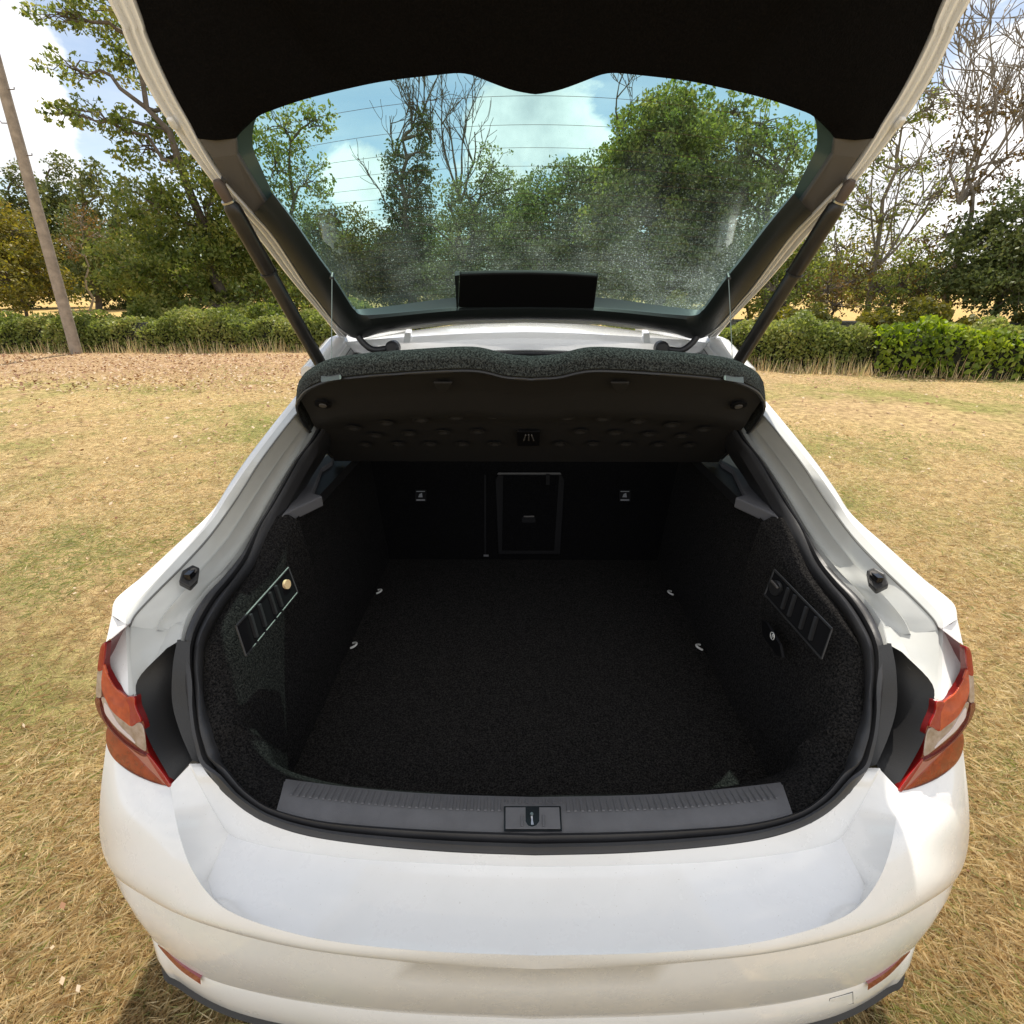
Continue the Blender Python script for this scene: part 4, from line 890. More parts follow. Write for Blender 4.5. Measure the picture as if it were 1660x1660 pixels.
LM_LITTER = leafmat('fallen_leaf', [(.14, .06, .03), (.28, .15, .08), (.45, .32, .2), (.55, .45, .33)], .15, .7)
BARK = pbr('bark', (.16, .13, .10), .9, bump=.8, bscale=18, var=.5, vscale=6, bdist=.03)
BARKP = pbr('pale_bark', (.30, .26, .21), .9, bump=.6, bscale=14, var=.5, vscale=5, bdist=.02)
def leaves(centers, rads, counts, size, flat=.0, aspect=.55):
    tot = int(sum(counts)); C = np.repeat(np.asarray(centers), counts, axis=0); Rr = np.repeat(np.asarray(rads), counts, axis=0)
    g = RNG.normal(size=(tot, 3)); g /= np.linalg.norm(g, axis=1, keepdims=True); g *= RNG.random((tot, 1))**.45
    P = C+g*Rr
    a = RNG.normal(size=(tot, 3)); a /= np.linalg.norm(a, axis=1, keepdims=True)
    b = RNG.normal(size=(tot, 3)); b -= a*(a*b).sum(1, keepdims=True); b /= np.linalg.norm(b, axis=1, keepdims=True)
    s = size*(.6+.8*RNG.random((tot, 1)))
    a *= s*.5; b *= s*.5*aspect
    V = np.stack([P-a, P+b-a*.1, P+a, P-b-a*.1], axis=1); return V, P
def limb(mb, a, b, r0, r1, seg=5, wob=.06, sides=6):
    a = Vector(a); b = Vector(b); L_ = (b-a).length; pts = []
    for i in range(seg+1):
        f = i/seg; p = lerp(a, b, f)+Vector((0, 0, 1))*L_*.08*sin(f*pi)
        if 0 < i < seg: p += Vector(RNG.normal(size=3))*L_*wob
        pts.append(p)
    mb.tube(pts, [r0+(r1-r0)*i/seg for i in range(seg+1)], sides, cap=False); return pts
def sprout(mb, start, d, length, rad, depth, spread=.5, up=.12, tips=None, minr=.006):
    d = d.normalized(); pts = [start]; p = start.copy(); n = 5
    for i in range(n):
        d = (d+Vector(RNG.normal(size=3))*.16+Vector((0, 0, up))*.5).normalized(); p = p+d*length/n; pts.append(p.copy())
    mb.tube(pts, [max(minr, rad*(1-.65*i/n)) for i in range(n+1)], 5 if rad < .05 else 7, cap=False)
    if tips is not None and depth <= 1: tips += pts[2:]
    if depth <= 0: return
    k = 3 if depth > 1 else 4
    for j in range(k):
        i = 1+int(RNG.random()*(n)); i = min(i, n); q = pts[i]
        nd = (d+Vector(RNG.normal(size=3))*spread).normalized(); sprout(mb, q, nd, length*(.5+.25*RNG.random()), max(minr, rad*.5), depth-1, spread, up, tips, minr)
def tree(label, Y, base_px, lobes, lm, dens=150, size=.11, trunk=.16, cat_='tree', name='tree', group=None, bark=None, bare=None, tintmu=.4, tint_sd=.18, clump=.34, hollow=.5, trunk_lean=0):
    """lobes: (px, py, rx, ry, dy) in photo pixels at distance Y+dy"""
    bp = U(base_px, 470, Y, 'y'); base = Vector((bp.x, Y, 0)); T = empty(name, base, label=label, cat=cat_, group=group)
    wd = MB(); cl = []; rd = []; cn = []
    cents = []
    for px, py, rx, ry, dy in lobes:
        c = U(px, py, Y+dy, 'y'); k = (c-CAM).dot(fwd)/FPX; cents.append((c, rx*k, ry*k, (rx+ry)/2*k))
    topz = max(c.z for c, *_ in cents); mid = sum((c for c, *_ in cents), Vector())/len(cents)
    th = lerp(base, Vector((mid.x+trunk_lean, mid.y, topz*.92)), 1); spine = limb(wd, base-Vector((0, 0, .1)), th, trunk, trunk*.2, 9, .018, 8)
    for c, rx, ry, rz in cents:
        # attach to a spine point lower than the lobe
        cand = [p for p in spine if p.z < c.z-.15*abs(c.x-p.x)] or [spine[1]]
        q = min(cand, key=lambda p: (p-c).length); limb(wd, q, c, max(.02, trunk*.35), .015, 5, .05, 6)
        vol = 4.19*rx*rz*ry; nl = int(dens*vol); nc = max(4, int(26*(1+rx)*hollow*1.6)); r_c = clump*min(rx, ry)
        pc = RNG.normal(size=(nc, 3)); pc /= np.linalg.norm(pc, axis=1, keepdims=True); pc *= (.35+.65*RNG.random((nc, 1))**.6)
        pc = np.array(c)+pc*np.array([rx, rz, ry])
        for p in pc[:min(nc, 16)]: limb(wd, lerp(q, c, .6+.4*RNG.random()), Vector(p), .018, .006, 3, .06, 4)
        for p in pc:
            s = .6+.8*RNG.random(); cl.append(p); rd.append([r_c*s*1.15, r_c*s*1.15, r_c*s*.75]); cn.append(max(3, int(nl/nc*s)))
    if bare: bare(wd)
    w = wd.build('trunk', bark or BARK, None, 60); w.parent = T; w.matrix_parent_inverse = Matrix.Translation(-base)
    cn = [int(c*3.6) for c in cn]; V, P = leaves(cl, rd, cn, size*1.0)
    ct = np.repeat(RNG.normal(0, .13, len(cl)), cn); tint = np.clip(tintmu+ct+RNG.normal(0, tint_sd, len(P)), 0, 1)
    o = npmesh('crown', V, 4, lm, tint); o.parent = T; o.matrix_parent_inverse = Matrix.Translation(-base); return T
G_T = 'trees beyond the hedge'
tree('large leafy oak overhanging the telegraph pole at the left', 18.5, 372, [(200, 15, 95, 45, 0), (300, 40, 60, 60, 1), (90, 20, 50, 25, -1), (115, 110, 55, 22, 0), (215, 95, 60, 40, 1), (160, 190, 60, 26, -1), (100, 185, 35, 16, 0), (230, 235, 60, 36, 0), (300, 180, 50, 55, 1), (345, 250, 50, 60, 0), (330, 335, 80, 60, 0), (245, 330, 60, 45, -1), (300, 420, 110, 60, 0), (210, 430, 60, 55, -1), (400, 400, 70, 80, 1), (420, 480, 90, 35, 0), (300, 480, 90, 30, 0), (260, 495, 60, 18, -1), (350, 498, 70, 16, -1), (450, 495, 60, 18, -1)], LM_OAK, 115, .125, .2, group=G_T, tintmu=.45)
tree('airy broadleaf tree seen through the left end of the rear window', 20, 470, [(455, 205, 55, 45, 0), (520, 195, 30, 25, 0), (440, 275, 50, 45, 0), (500, 290, 40, 45, 1), (460, 360, 60, 50, 0), (520, 370, 45, 40, 0), (480, 440, 70, 50, 0)], LM_OAK, 70, .12, .13, group=G_T, tintmu=.55)
for i, (px, top, lab) in enumerate(((-40, 250, 'tall dark conifer at the left edge of the photo'), (35, 268, 'dark conifer just left of the telegraph pole'), (95, 250, 'dark conifer just right of the telegraph pole'), (150, 262, 'dark conifer at the middle of the far group'), (205, 290, 'dark conifer nearest the large oak'), (250, 300, 'shorter dark conifer half hidden by the large oak'))):
    tree(lab, 40+3*(i % 3), px, [(px, top+20, 22, 22, 0), (px+4, top+60, 34, 30, 0), (px-6, top+105, 44, 36, 1), (px+6, top+150, 48, 36, -1), (px, top+190, 50, 36, 0)], LM_DARK, 30, .24, .22, name='pine_tree', group='conifers far behind the hedge', tintmu=.55)
tree('golden yellow bush at the left edge behind the hedge', 17, 30, [(-30, 400, 60, 70, 0), (25, 380, 45, 50, 0), (60, 430, 45, 50, 0), (10, 450, 60, 50, -1), (95, 470, 35, 28, 0), (-70, 430, 60, 70, 0)], LM_GOLD, 210, .10, .06, cat_='bush', name='bush', tintmu=.4)
tree('thin bare pale tree between the pole and the oak', 27, 135, [(130, 360, 30, 25, 0), (165, 380, 25, 25, 0), (110, 400, 20, 20, 0)], LM_BROWN, 20, .10, .06, bark=BARKP, group=G_T)
tree('olive brown shrub seen low through the left of the rear window', 20, 560, [(560, 385, 50, 48, 0), (520, 430, 45, 45, 0), (605, 410, 45, 50, 0), (575, 450, 70, 40, 0), (540, 350, 25, 15, 0)], LM_GOLD, 150, .10, .06, cat_='bush', name='bush', tintmu=.25)
# ivy clad dead tree
def ivy_bare(wd):
    for px, py, ty in ((640, 255, 240), (685, 190, 170), (668, 210, 200), (700, 230, 200)):
        a = U(px, py, 21, 'y')
        for k in range(3): sprout(wd, a, Vector((RNG.normal()*.35, .1, 1)), 1.3, .035, 2, .45, .16, None, .008)
iv = [(640, 250+k*24, 20, 20, 0) for k in range(11)]+[(686, 195+k*24, 18+k, 20, 0) for k in range(12)]+[(665, 300+k*30, 16, 20, 0) for k in range(6)]+[(650, 440, 45, 50, 0), (615, 450, 40, 40, 0)]
tree('dead tree clad in dark ivy with bare branches at its top', 21, 665, iv, LM_DARK, 330, .10, .2, bare=ivy_bare, group=G_T, tintmu=.5, clump=.5)
def bare2(wd):
    a = U(745, 330, 20, 'y')
    for dx in (-.25, .0, .2, .35): sprout(wd, a, Vector((dx, .05, 1)), 2.3, .05, 3, .33, .2, None, .008)
    a = U(625, 330, 20, 'y'); limb(wd, U(745, 420, 20, 'y'), a, .04, .02); limb(wd, U(745, 470, 20, 'y'), U(745, 325, 20, 'y'), .09, .05); sprout(wd, a, Vector((-.25, .05, 1)), 1.1, .03, 2, .35, .15, None, .008)
tree('bare topped tree with pale leaves low down left of the window centre', 20, 745, [(800, 270, 38, 35, 0), (760, 320, 55, 40, 0), (820, 310, 35, 35, 0), (745, 390, 70, 55, 0), (800, 400, 60, 60, 1), (780, 350, 60, 40, 0), (830, 350, 40, 40, 0), (720, 450, 70, 40, 0), (790, 465, 80, 35, 0)], LM_LIGHT, 125, .10, .12, bare=bare2, group=G_T, tintmu=.4)
tree('broad willow like bush behind the middle of the rear window', 19, 895, [(870, 320, 40, 35, 0), (920, 285, 35, 32, 0), (890, 370, 60, 45, 0), (950, 350, 50, 50, 0), (880, 440, 80, 50, 0), (950, 450, 60, 45, 0), (960, 290, 45, 40, 0), (905, 320, 70, 45, 1), (850, 380, 50, 60, 0)], LM_LIGHT, 185, .10, .1, cat_='bush', name='bush', tintmu=.35)
tree('tall dense round tree right of the window centre', 18, 1075, [(1090, 185, 62, 48, 0), (1040, 215, 50, 45, 0), (1140, 210, 50, 45, 1), (1080, 260, 90, 60, 0), (1010, 270, 40, 45, 0), (1150, 290, 60, 55, 0), (1000, 330, 55, 50, 0), (1080, 350, 100, 60, 0), (1160, 370, 55, 60, 0), (1050, 430, 110, 55, 0), (1140, 450, 70, 45, 0), (1090, 220, 90, 60, 1), (1030, 290, 70, 60, 1), (1130, 330, 80, 70, 1), (985, 380, 50, 60, 0)], LM_OAK, 175, .12, .2, group=G_T, tintmu=.55)
def bare3(wd):
    a = U(1010, 240, 18, 'y'); sprout(wd, a, Vector((-.35, 0, 1)), 1.6, .04, 3, .4, .12, None, .008)
tree('open crowned tree at the right end of the rear window', 17, 1255, [(1230, 200, 50, 40, 0), (1290, 235, 40, 35, 0), (1215, 260, 45, 40, 0), (1270, 300, 45, 40, 1), (1225, 340, 50, 45, 0), (1290, 370, 40, 40, 0), (1210, 420, 60, 50, 0), (1180, 180, 40, 30, 0), (1190, 240, 50, 50, 0), (1200, 310, 50, 50, 0), (1255, 260, 60, 50, 1)], LM_OAK, 110, .12, .14, group=G_T, tintmu=.6, bare=bare3)
def bare4(wd):
    a = U(1425, 430, 17, 'y')
    for dx in (-.35, .05, .4, .7): sprout(wd, a, Vector((dx, .05, 1)), 2.6, .04, 3, .4, .12, None, .009)
tree('sparse tree with fine branches right of the strut', 17, 1420, [(1490, 125, 32, 22, 0), (1515, 170, 30, 25, 0), (1450, 205, 40, 30, 0), (1410, 260, 40, 35, 0), (1480, 270, 45, 35, 0), (1530, 310, 40, 35, 0), (1390, 330, 35, 35, 0), (1450, 350, 45, 40, 0), (1350, 400, 45, 40, 0), (1410, 440, 50, 40, 0), (1360, 460, 60, 35, 0), (1330, 330, 40, 40, 1)], LM_OAK, 34, .10, .09, group=G_T, tintmu=.6, bare=bare4, bark=BARKP)
def bare5(wd):
    a = U(1555, 330, 16, 'y')
    for dx in (-.2, .15, .4, .6, .9): sprout(wd, a, Vector((dx, .05, 1)), 2.9, .045, 4, .38, .15, None, .01)
tree('nearly leafless tree rising at the right edge', 16, 1545, [(1600, 170, 50, 35, 0), (1560, 240, 40, 30, 0), (1630, 260, 40, 30, 0), (1590, 310, 45, 25, 0), (1530, 380, 40, 40, 0)], LM_BROWN, 30, .09, .10, group=G_T, bare=bare5, bark=BARKP)
tree('dense dark green thicket at the right edge behind the hedge', 14.5, 1620, [(1600, 400, 60, 60, 0), (1660, 360, 70, 70, 0), (1570, 450, 55, 50, 0), (1640, 460, 80, 60, -.5), (1720, 400, 90, 100, 0), (1800, 430, 90, 90, 0)], LM_DARK, 230, .10, .1, cat_='bush', name='bush', tintmu=.5)
for px, Y_, lm_, lab in ((1330, 19, LM_OAK, 'green bush far behind the right strut'), (1420, 20, LM_GOLD, 'yellowish bush far behind the sparse tree'), (1500, 19, LM_OAK, 'green bush far behind the nearly leafless tree'), (1250, 19.5, LM_LIGHT, 'pale bush far behind the lower end of the right strut')):
    tree(lab, Y_, px, [(px-30, 430, 45, 45, 0), (px+25, 450, 50, 40, 0), (px, 400, 40, 35, 0), (px-5, 478, 60, 30, 0)], lm_, 85, .10, .05, cat_='bush', name='bush', tintmu=.5)
for i, (px, lab) in enumerate(((1270, 'low scrubby bush behind the hedge beside the right strut'), (1355, 'low brownish bush second along behind the right hedge'), (1440, 'low brownish bush third along behind the right hedge'), (1510, 'low brownish bush next to the dark thicket'))):
    tree(lab, 15.5, px, [(px-20, 470, 40, 35, 0), (px+25, 460, 40, 40, .4), (px, 495, 50, 25, -.3)], LM_BROWN if i % 2 else LM_OAK, 120, .09, .05, cat_='bush', name='bush', group='low bushes behind the right hedge', tintmu=.35)
for px in (-330, -180, 1850, 2000):
    tree('leafy tree %s beyond the %s edge of the view' % ('far' if px in (-330, 2000) else 'just', 'left' if px < 0 else 'right'), 22, px, [(px, 250, 100, 80, 0), (px+60, 350, 100, 80, 0), (px-50, 380, 100, 90, 0), (px+10, 450, 120, 60, 0)], LM_OAK, 40, .16, .18)

for i, (px, Y_, lm_, lab) in enumerate(((400, 23, LM_OAK, 'green undergrowth left of the ivy clad tree and below the window edge'), (520, 24, LM_LIGHT, 'pale undergrowth behind the olive brown shrub'), (690, 23, LM_OAK, 'dense undergrowth at the foot of the ivy clad tree'), (830, 22, LM_LIGHT, 'pale undergrowth below the middle of the rear window'), (960, 21, LM_OAK, 'dense undergrowth left of the tall round tree'), (1100, 20.5, LM_OAK, 'dense undergrowth at the foot of the tall round tree'), (1220, 19.5, LM_OAK, 'dense undergrowth below the open crowned tree'))):
    tree(lab, Y_, px, [(px-50, 440, 60, 50, 0), (px+45, 430, 60, 55, .5), (px, 475, 80, 40, -.5), (px+10, 395, 55, 40, 0)], lm_, 95, .11, .06, cat_='bush', name='bush', tintmu=.5)
# hedge: leaf shell along a path
def hedge(label, path, w, h, n, lm, size, name='hedge', tintmu=.4, cat_='hedge', lump=.12, inner=True):
    path = [Vector((x, y, 0)) for x, y in path]; base = path[0]; T = empty(name, base, label=label, cat=cat_)
    d = [0]
    for a, b in zip(path, path[1:]): d.append(d[-1]+(b-a).length)
    u = RNG.random(n)*d[-1]; seg = np.clip(np.searchsorted(d, u)-1, 0, len(path)-2)
    da = np.array(d); f = (u-da[seg])/(da[seg+1]-da[seg]); pa = np.array([tuple(p) for p in path]); p0 = pa[seg]; p1 = pa[seg+1]; C = p0+(p1-p0)*f[:, None]
    t = (p1-p0)/np.linalg.norm(p1-p0, axis=1, keepdims=True); nr = np.stack([-t[:, 1], t[:, 0], 0*u], 1)
    ang = RNG.random(n)*pi; rad = (1-.28*RNG.random(n)**2)*(1+lump*np.sin(u*2.1)+lump*.7*np.sin(u*5.3+ang*2)+lump*.5*np.sin(u*11+ang*3))
    sx = np.sign(np.cos(ang))*np.abs(np.cos(ang))**.55; sz = np.abs(np.sin(ang))**.5
    P = C+nr*(sx*rad*w/2)[:, None]; P[:, 2] = sz*rad*h*(.94+.06*np.sin(u*1.3)); low = RNG.random(n) < .22; P[low, 2] *= RNG.random(low.sum()); P[:, 2] = np.maximum(.03, P[:, 2])
    P += RNG.normal(0, .02, P.shape)
    a = RNG.normal(size=(n, 3)); a /= np.linalg.norm(a, axis=1, keepdims=True); b = RNG.normal(size=(n, 3)); b -= a*(a*b).sum(1, keepdims=True); b /= np.linalg.norm(b, axis=1, keepdims=True)
    s = size*(.6+.8*RNG.random((n, 1))); a *= s*.5; b *= s*.32
    V = np.stack([P-a, P+b, P+a, P-b], 1); tint = np.clip(tintmu+.15*np.sin(u*3.1+P[:, 2]*4)+RNG.normal(0, .17, n), 0, 1)
    o = npmesh('foliage', V, 4, lm, tint); o.parent = T; o.matrix_parent_inverse = Matrix.Translation(-base)
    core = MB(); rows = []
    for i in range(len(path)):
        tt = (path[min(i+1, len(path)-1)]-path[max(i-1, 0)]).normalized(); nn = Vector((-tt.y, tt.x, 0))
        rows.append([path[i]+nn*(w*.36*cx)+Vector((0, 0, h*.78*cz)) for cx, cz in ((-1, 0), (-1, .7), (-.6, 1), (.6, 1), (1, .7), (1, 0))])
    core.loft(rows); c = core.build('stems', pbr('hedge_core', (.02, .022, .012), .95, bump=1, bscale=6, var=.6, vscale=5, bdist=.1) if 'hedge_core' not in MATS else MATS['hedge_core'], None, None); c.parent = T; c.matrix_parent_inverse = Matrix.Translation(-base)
    return T
HP = [(-24, 13.0), (-13.2, 14.3), (-5.5, 14.8), (-.5, 13.4), (5.2, 11.7), (9.9, 10.75), (16, 9.6)]
hedge('clipped green hedge running along the far side of the dry lawn', HP, 1.1, .93, 170000, LM_HEDGE, .075, tintmu=.55)
hedge('bright yellow green leafy growth on the hedge at the right edge', [(7.2, 10.95), (8.5, 10.6), (10.5, 10.2), (12.5, 9.8)], 1.0, .93, 7000, LM_BRIGHT, .12, name='bramble', cat_='bush', tintmu=.45, lump=.09)

hedge('rough olive scrub growing close behind the right hand part of the hedge', [(3.5, 15.2), (7, 14.2), (10.5, 13.6), (17, 12.2)], 1.4, 1.04, 42000, LM_GOLD, .10, name='scrub', cat_='bush', tintmu=.2, lump=.22)
hedge('rough scrub growing behind the hedge under the large oak', [(-11.8, 16.6), (-9, 16.9), (-4, 16.6)], 1.3, .98, 24000, LM_OAK, .10, name='scrub', cat_='bush', tintmu=.5, lump=.22)
# ground
GM, t = newmat('dry_lawn')
o_ = N(t, 'ShaderNodeOutputMaterial'); b_ = N(t, 'ShaderNodeBsdfPrincipled', ins={'Roughness': .95, 'Specular IOR Level': .1}); tcn = N(t, 'ShaderNodeTexCoord')
def noise(t, sc, det=5, ro=.6, dist=0, vec=None): n = N(t, 'ShaderNodeTexNoise', ins={'Scale': sc, 'Detail': det, 'Roughness': ro, 'Distortion': dist}); L(t, vec or tcn.outputs['Object'], n.inputs[0]); return n.outputs[0]
def ramp(t, fac, stops):
    c = N(t, 'ShaderNodeValToRGB'); L(t, fac, c.inputs[0]); e = c.color_ramp.elements; e[0].position, e[0].color = stops[0][0], (*stops[0][1], 1); e[1].position, e[1].color = stops[-1][0], (*stops[-1][1], 1)
    for p, k in stops[1:-1]: x = e.new(p); x.color = (*k, 1)
    return c.outputs[0]
def mix(t, f, a, b):
    m = N(t, 'ShaderNodeMix', data_type='RGBA'); L(t, f, m.inputs[0]); L(t, a, m.inputs[6]); L(t, b, m.inputs[7]); return m.outputs[2]
straw = ramp(t, noise(t, 90, 8, .85), [(.36, (.22, .15, .07)), (.5, (.52, .385, .19)), (.64, (.78, .62, .37))])
green = ramp(t, noise(t, 80, 8, .85), [(.36, (.11, .12, .035)), (.5, (.30, .285, .10)), (.64, (.54, .48, .21))])
brown = ramp(t, noise(t, 85, 8, .85), [(.36, (.19, .115, .06)), (.5, (.47, .325, .19)), (.64, (.72, .55, .36))])
pat = N(t, 'ShaderNodeMapRange', ins={'From Min': .46, 'From Max': .60}); L(t, noise(t, .55, 7, .68, .4), pat.inputs[0])
br0 = noise(t, .3, 6, .65, .6)
pat2 = N(t, 'ShaderNodeMapRange', ins={'From Min': .5, 'From Max': .62}); L(t, br0, pat2.inputs[0])
sepp = N(t, 'ShaderNodeSeparateXYZ'); L(t, tcn.outputs['Object'], sepp.inputs[0])
farl = N(t, 'ShaderNodeMapRange', interpolation_type='SMOOTHSTEP', ins={'From Min': 9, 'From Max': 11}); L(t, sepp.outputs['Y'], farl.inputs[0])
lft = N(t, 'ShaderNodeMapRange', ins={'From Min': 2, 'From Max': -3}); L(t, sepp.outputs['X'], lft.inputs[0])
fb = mth(t, 'MAXIMUM', mth(t, 'MULTIPLY', pat2.outputs[0], .7), mth(t, 'MULTIPLY', farl.outputs[0], lft.outputs[0]))
colr = mix(t, fb, mix(t, pat.outputs[0], straw, green), brown)
far2 = N(t, 'ShaderNodeMapRange', ins={'From Min': 15.5, 'From Max': 17}); L(t, sepp.outputs['Y'], far2.inputs[0])
stub = ramp(t, noise(t, 3, 6, .7), [(.3, (.42, .28, .10)), (.7, (.58, .41, .17))])
lum = ramp(t, noise(t, 11, 7, .75), [(.36, (.52, .49, .44)), (.62, (1.2, 1.18, 1.12))]); mm_ = N(t, 'ShaderNodeMix', data_type='RGBA', blend_type='MULTIPLY', ins={0: 1.0}); L(t, colr, mm_.inputs[6]); L(t, lum, mm_.inputs[7]); colr = mix(t, far2.outputs[0], mm_.outputs[2], stub); L(t, colr, b_.inputs['Base Color'])
bp_ = N(t, 'ShaderNodeBump', ins={'Strength': 1, 'Distance': .03}); L(t, noise(t, 45, 6, .75), bp_.inputs['Height']); L(t, bp_.outputs[0], b_.inputs['Normal']); L(t, b_.outputs[0], o_.inputs[0])
V = []; F = []; nx, ny = 60, 60
xs = [-900, -200, -60]+[-30+i for i in range(61)]+[60, 200, 900]; ys = [-900, -100, -20]+[-6+i for i in range(41)]+[60, 120, 300, 900]
for y in ys:
    for x in xs:
        z = 0
        if abs(x) < 31 and 2 < y < 34: z = .02*math.sin(x*.9+y*.4)+.015*math.sin(y*1.3-x*.3)
        V.append((x, y, z*min(1, max(0, (math.hypot(x, y-2)-3)/4))))
for j in range(len(ys)-1):
    for i in range(len(xs)-1): a = j*len(xs)+i; F.append([a, a+1, a+1+len(xs), a+len(xs)])
mesh('ground', V, F, GM, smooth=60, kind='structure')

# grass blades (denser close to the camera)
def blades(n, rmin, rmax, hmin, hmax, wid, lean, name, xr=None):
    r = rmin*(rmax/rmin)**RNG.random(n); th = (RNG.random(n)-.5)*np.where(r < 3, R_(150), R_(112))
    X = r*np.sin(th); Yy = r*np.cos(th)
    k = ~((np.abs(X) < .80) & (Yy > .62) & (Yy < 5)); X = X[k]; Yy = Yy[k]; r = r[k]; n = len(X)
    # patchy cover
    pv = np.sin(X*1.7+np.sin(Yy*1.1)*2)+np.sin(Yy*2.3+np.sin(X*1.9)*1.5)+.6*np.sin(X*5.1+Yy*3.7)
    h = (hmin+(hmax-hmin)*RNG.random(n)**2); a = RNG.random(n)*2*pi; ln_ = lean*(.3+RNG.random(n)); w = wid*(.6+.8*RNG.random(n))*(.7+r/6)
    P = np.stack([X, Yy, np.zeros(n)], 1); q = np.stack([np.cos(a), np.sin(a), 0*a], 1); b = RNG.random(n)*2*pi; dl = np.stack([np.cos(b), np.sin(b), 0*b], 1)
    z = np.array([0, 0, 1.])
    mid = P+dl*(h*ln_*.45)[:, None]+z*(h*.6)[:, None]; tip = P+dl*(h*ln_*1.3)[:, None]+z*(h*(.75+.25*RNG.random(n)))[:, None]
    V = np.stack([P-q*(w/2)[:, None], P+q*(w/2)[:, None], mid+q*(w*.4)[:, None], tip], 1)
    gp = np.clip((pv-.6)/1.0, 0, 1); pb = np.sin(X*.9+2+np.sin(Yy*.7+1)*2.2)+np.sin(Yy*1.5-1+np.sin(X*1.1)*1.7)+.5*np.sin(X*3.3-Yy*2.9); bare = np.clip((pb-.4)/1.1, 0, 1)
    kk = RNG.random(n) > bare*.55; P, mid, tip, q, w, gp, h, bare = P[kk], mid[kk], tip[kk], q[kk], w[kk], gp[kk], h[kk], bare[kk]; n = len(h); V = V[kk]
    tint = np.where(RNG.random(n) < gp*.8+.08, .88+.12*RNG.random(n), RNG.random(n)*(.66-.4*bare))
    return npmesh(name, V, 4, LM_STRAW, tint, kind='stuff', label='short dry straw coloured grass with a few green tufts')
blades(640000, .75, 13.5, .006, .026, .0021, 2.2, 'grass')
# tall dry stalks at the hedge foot
def stalks(n):
    P = []; T_ = []
    HPn = HP
    for _ in range(n):
        i = random.choices(range(len(HPn)-1), [1, 1.4, 1, 1, 1.6, 1.2])[0]; f = random.random(); x = HPn[i][0]+(HPn[i+1][0]-HPn[i][0])*f; y = HPn[i][1]+(HPn[i+1][1]-HPn[i][1])*f-.45-abs(random.gauss(0, .28))
        h = (.05+.36*random.random()**3.2)*(.75+.5*math.sin(x*1.7)**2); a = random.uniform(0, 2*pi); l = random.uniform(.05, .4)*h; w = .012
        p = np.array([x, y, 0]); d = np.array([cos(a)*l, sin(a)*l, h]); q = np.array([w/2, 0, 0])
        P.append([p-q, p+q, p+d*.6+q*.8, p+d]); T_.append(random.random()*.6 if random.random() < .8 else .95)
    return npmesh('dry_grass_stalks', np.array(P), 4, LM_STRAW, np.array(T_), kind='stuff', label='tall dry grass stalks along the foot of the hedge')
stalks(8500)
# fallen leaves
def litter(n):
    X = -9+19*RNG.random(n); X = np.where(RNG.random(n) < .4, -9+8*RNG.random(n), X); Yy = .3+13*RNG.random(n)**.8; P = np.stack([X, Yy, .03+.02*RNG.random(n)], 1)
    a = RNG.random(n)*2*pi; s = (.008+.016*RNG.random(n))*np.clip(Yy/4, .55, 1.6); u = np.stack([np.cos(a), np.sin(a), RNG.normal(0, .3, n)], 1)*s[:, None]; v = np.stack([-np.sin(a), np.cos(a), RNG.normal(0, .3, n)], 1)*s[:, None]*.55
    return npmesh('fallen_leaves', np.stack([P-u, P+v, P+u, P-v], 1), 4, LM_LITTER, RNG.random(n), kind='stuff', label='small fallen leaves scattered over the dry lawn')
litter(5200)
X = -15+14*RNG.random(9000); Yy = 8.5+5*RNG.random(9000); P = np.stack([X, Yy, .03+.02*RNG.random(9000)], 1); a = RNG.random(9000)*2*pi; s_ = .012+.028*RNG.random(9000)
u = np.stack([np.cos(a), np.sin(a), RNG.normal(0, .4, 9000)], 1)*s_[:, None]; v = np.stack([-np.sin(a), np.cos(a), RNG.normal(0, .4, 9000)], 1)*s_[:, None]*.6
npmesh('leaf_litter', np.stack([P-u, P+v, P+u, P-v], 1), 4, LM_LITTER, RNG.random(9000), kind='stuff', label='brown leaf litter on the bare strip in front of the hedge at the left')
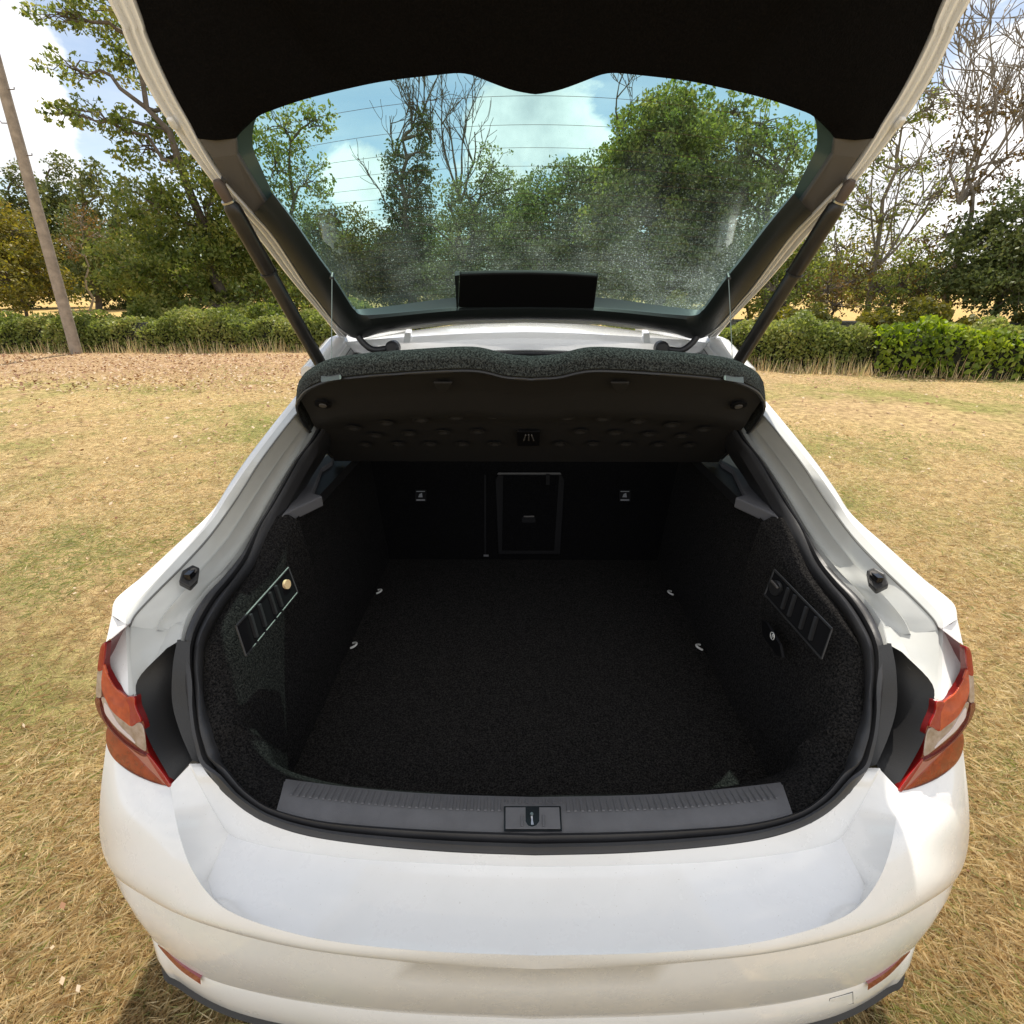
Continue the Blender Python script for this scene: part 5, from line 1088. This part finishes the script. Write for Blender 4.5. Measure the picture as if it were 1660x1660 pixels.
# telegraph pole leaning as photographed
pole_b = px_ground(125, 575); pole_t = U(-6, 100, pole_b.y+.1, 'y'); d = pole_t-pole_b
POLE = empty('telegraph_pole', pole_b, label='weathered wooden telegraph pole standing in front of the hedge', cat='pole')
pm_ = pbr('pole_wood', (.36, .30, .24), .85, bump=.6, bscale=30, var=.35, vscale=7, bdist=.01)
o = MB().tube([pole_b-d*.01, pole_b+d*.5, pole_b+d*1.25], [.13, .115, .095], 14).build('post', pm_, None, 60); o.parent = POLE; o.matrix_parent_inverse = Matrix.Translation(-pole_b)
for k in range(7):
    p = pole_b+d*(.62+.1*k); s = 1 if k % 2 else -1
    o = MB().tube([p+Vector((s*.09, 0, 0)), p+Vector((s*.24, -.02, 0)), p+Vector((s*.25, -.02, .04))], .010, 6).build('climbing_peg', M_RUST, None, 60); o.parent = POLE; o.matrix_parent_inverse = Matrix.Translation(-pole_b)
a = U(1540, 33, 24, 'y'); b = U(1700, 30, 22, 'y'); dd = (b-a)
wm = pbr('wire', (.04, .04, .04), .6)
top = pole_b+d*1.2
w_ = MB().tube([top+(b+dd*4-top)*f+Vector((0, 0, -1.2*math.sin(pi*f)*0)) for f in (0, .25, .5, .75, 1)], .012, 5)
a0 = U(1400, 31, 24, 'y'); b0 = U(1900, 27, 20, 'y'); w_ = MB().tube([a0+(a0-b0)*1.2, a0, b0, b0+(b0-a0)], .012, 5)
o = w_.build('overhead_wire', wm, None, 60, label='thin overhead wire crossing the sky at the upper right', cat='wire')
# distant tree line beyond the field
n = 26000; u = RNG.random(n)*2-1; X = u*190; Yb = 140+30*np.cos(u*2.2); hh = 7+2.5*np.sin(X*.11)+1.8*np.sin(X*.31+1)+1.2*np.sin(X*.73)
P = np.stack([X, Yb+RNG.normal(0, 3, n), hh*RNG.random(n)**.7], 1); a = RNG.normal(size=(n, 3)); a /= np.linalg.norm(a, axis=1, keepdims=True); b = RNG.normal(size=(n, 3)); b -= a*(a*b).sum(1, keepdims=True); b /= np.linalg.norm(b, axis=1, keepdims=True)
npmesh('distant_woodland', np.stack([P-a*.9, P+b*.7, P+a*.9, P-b*.7], 1), 4, LM_DARK, np.clip(RNG.normal(.5, .2, n), 0, 1), kind='stuff', label='dark line of woodland beyond the stubble field')
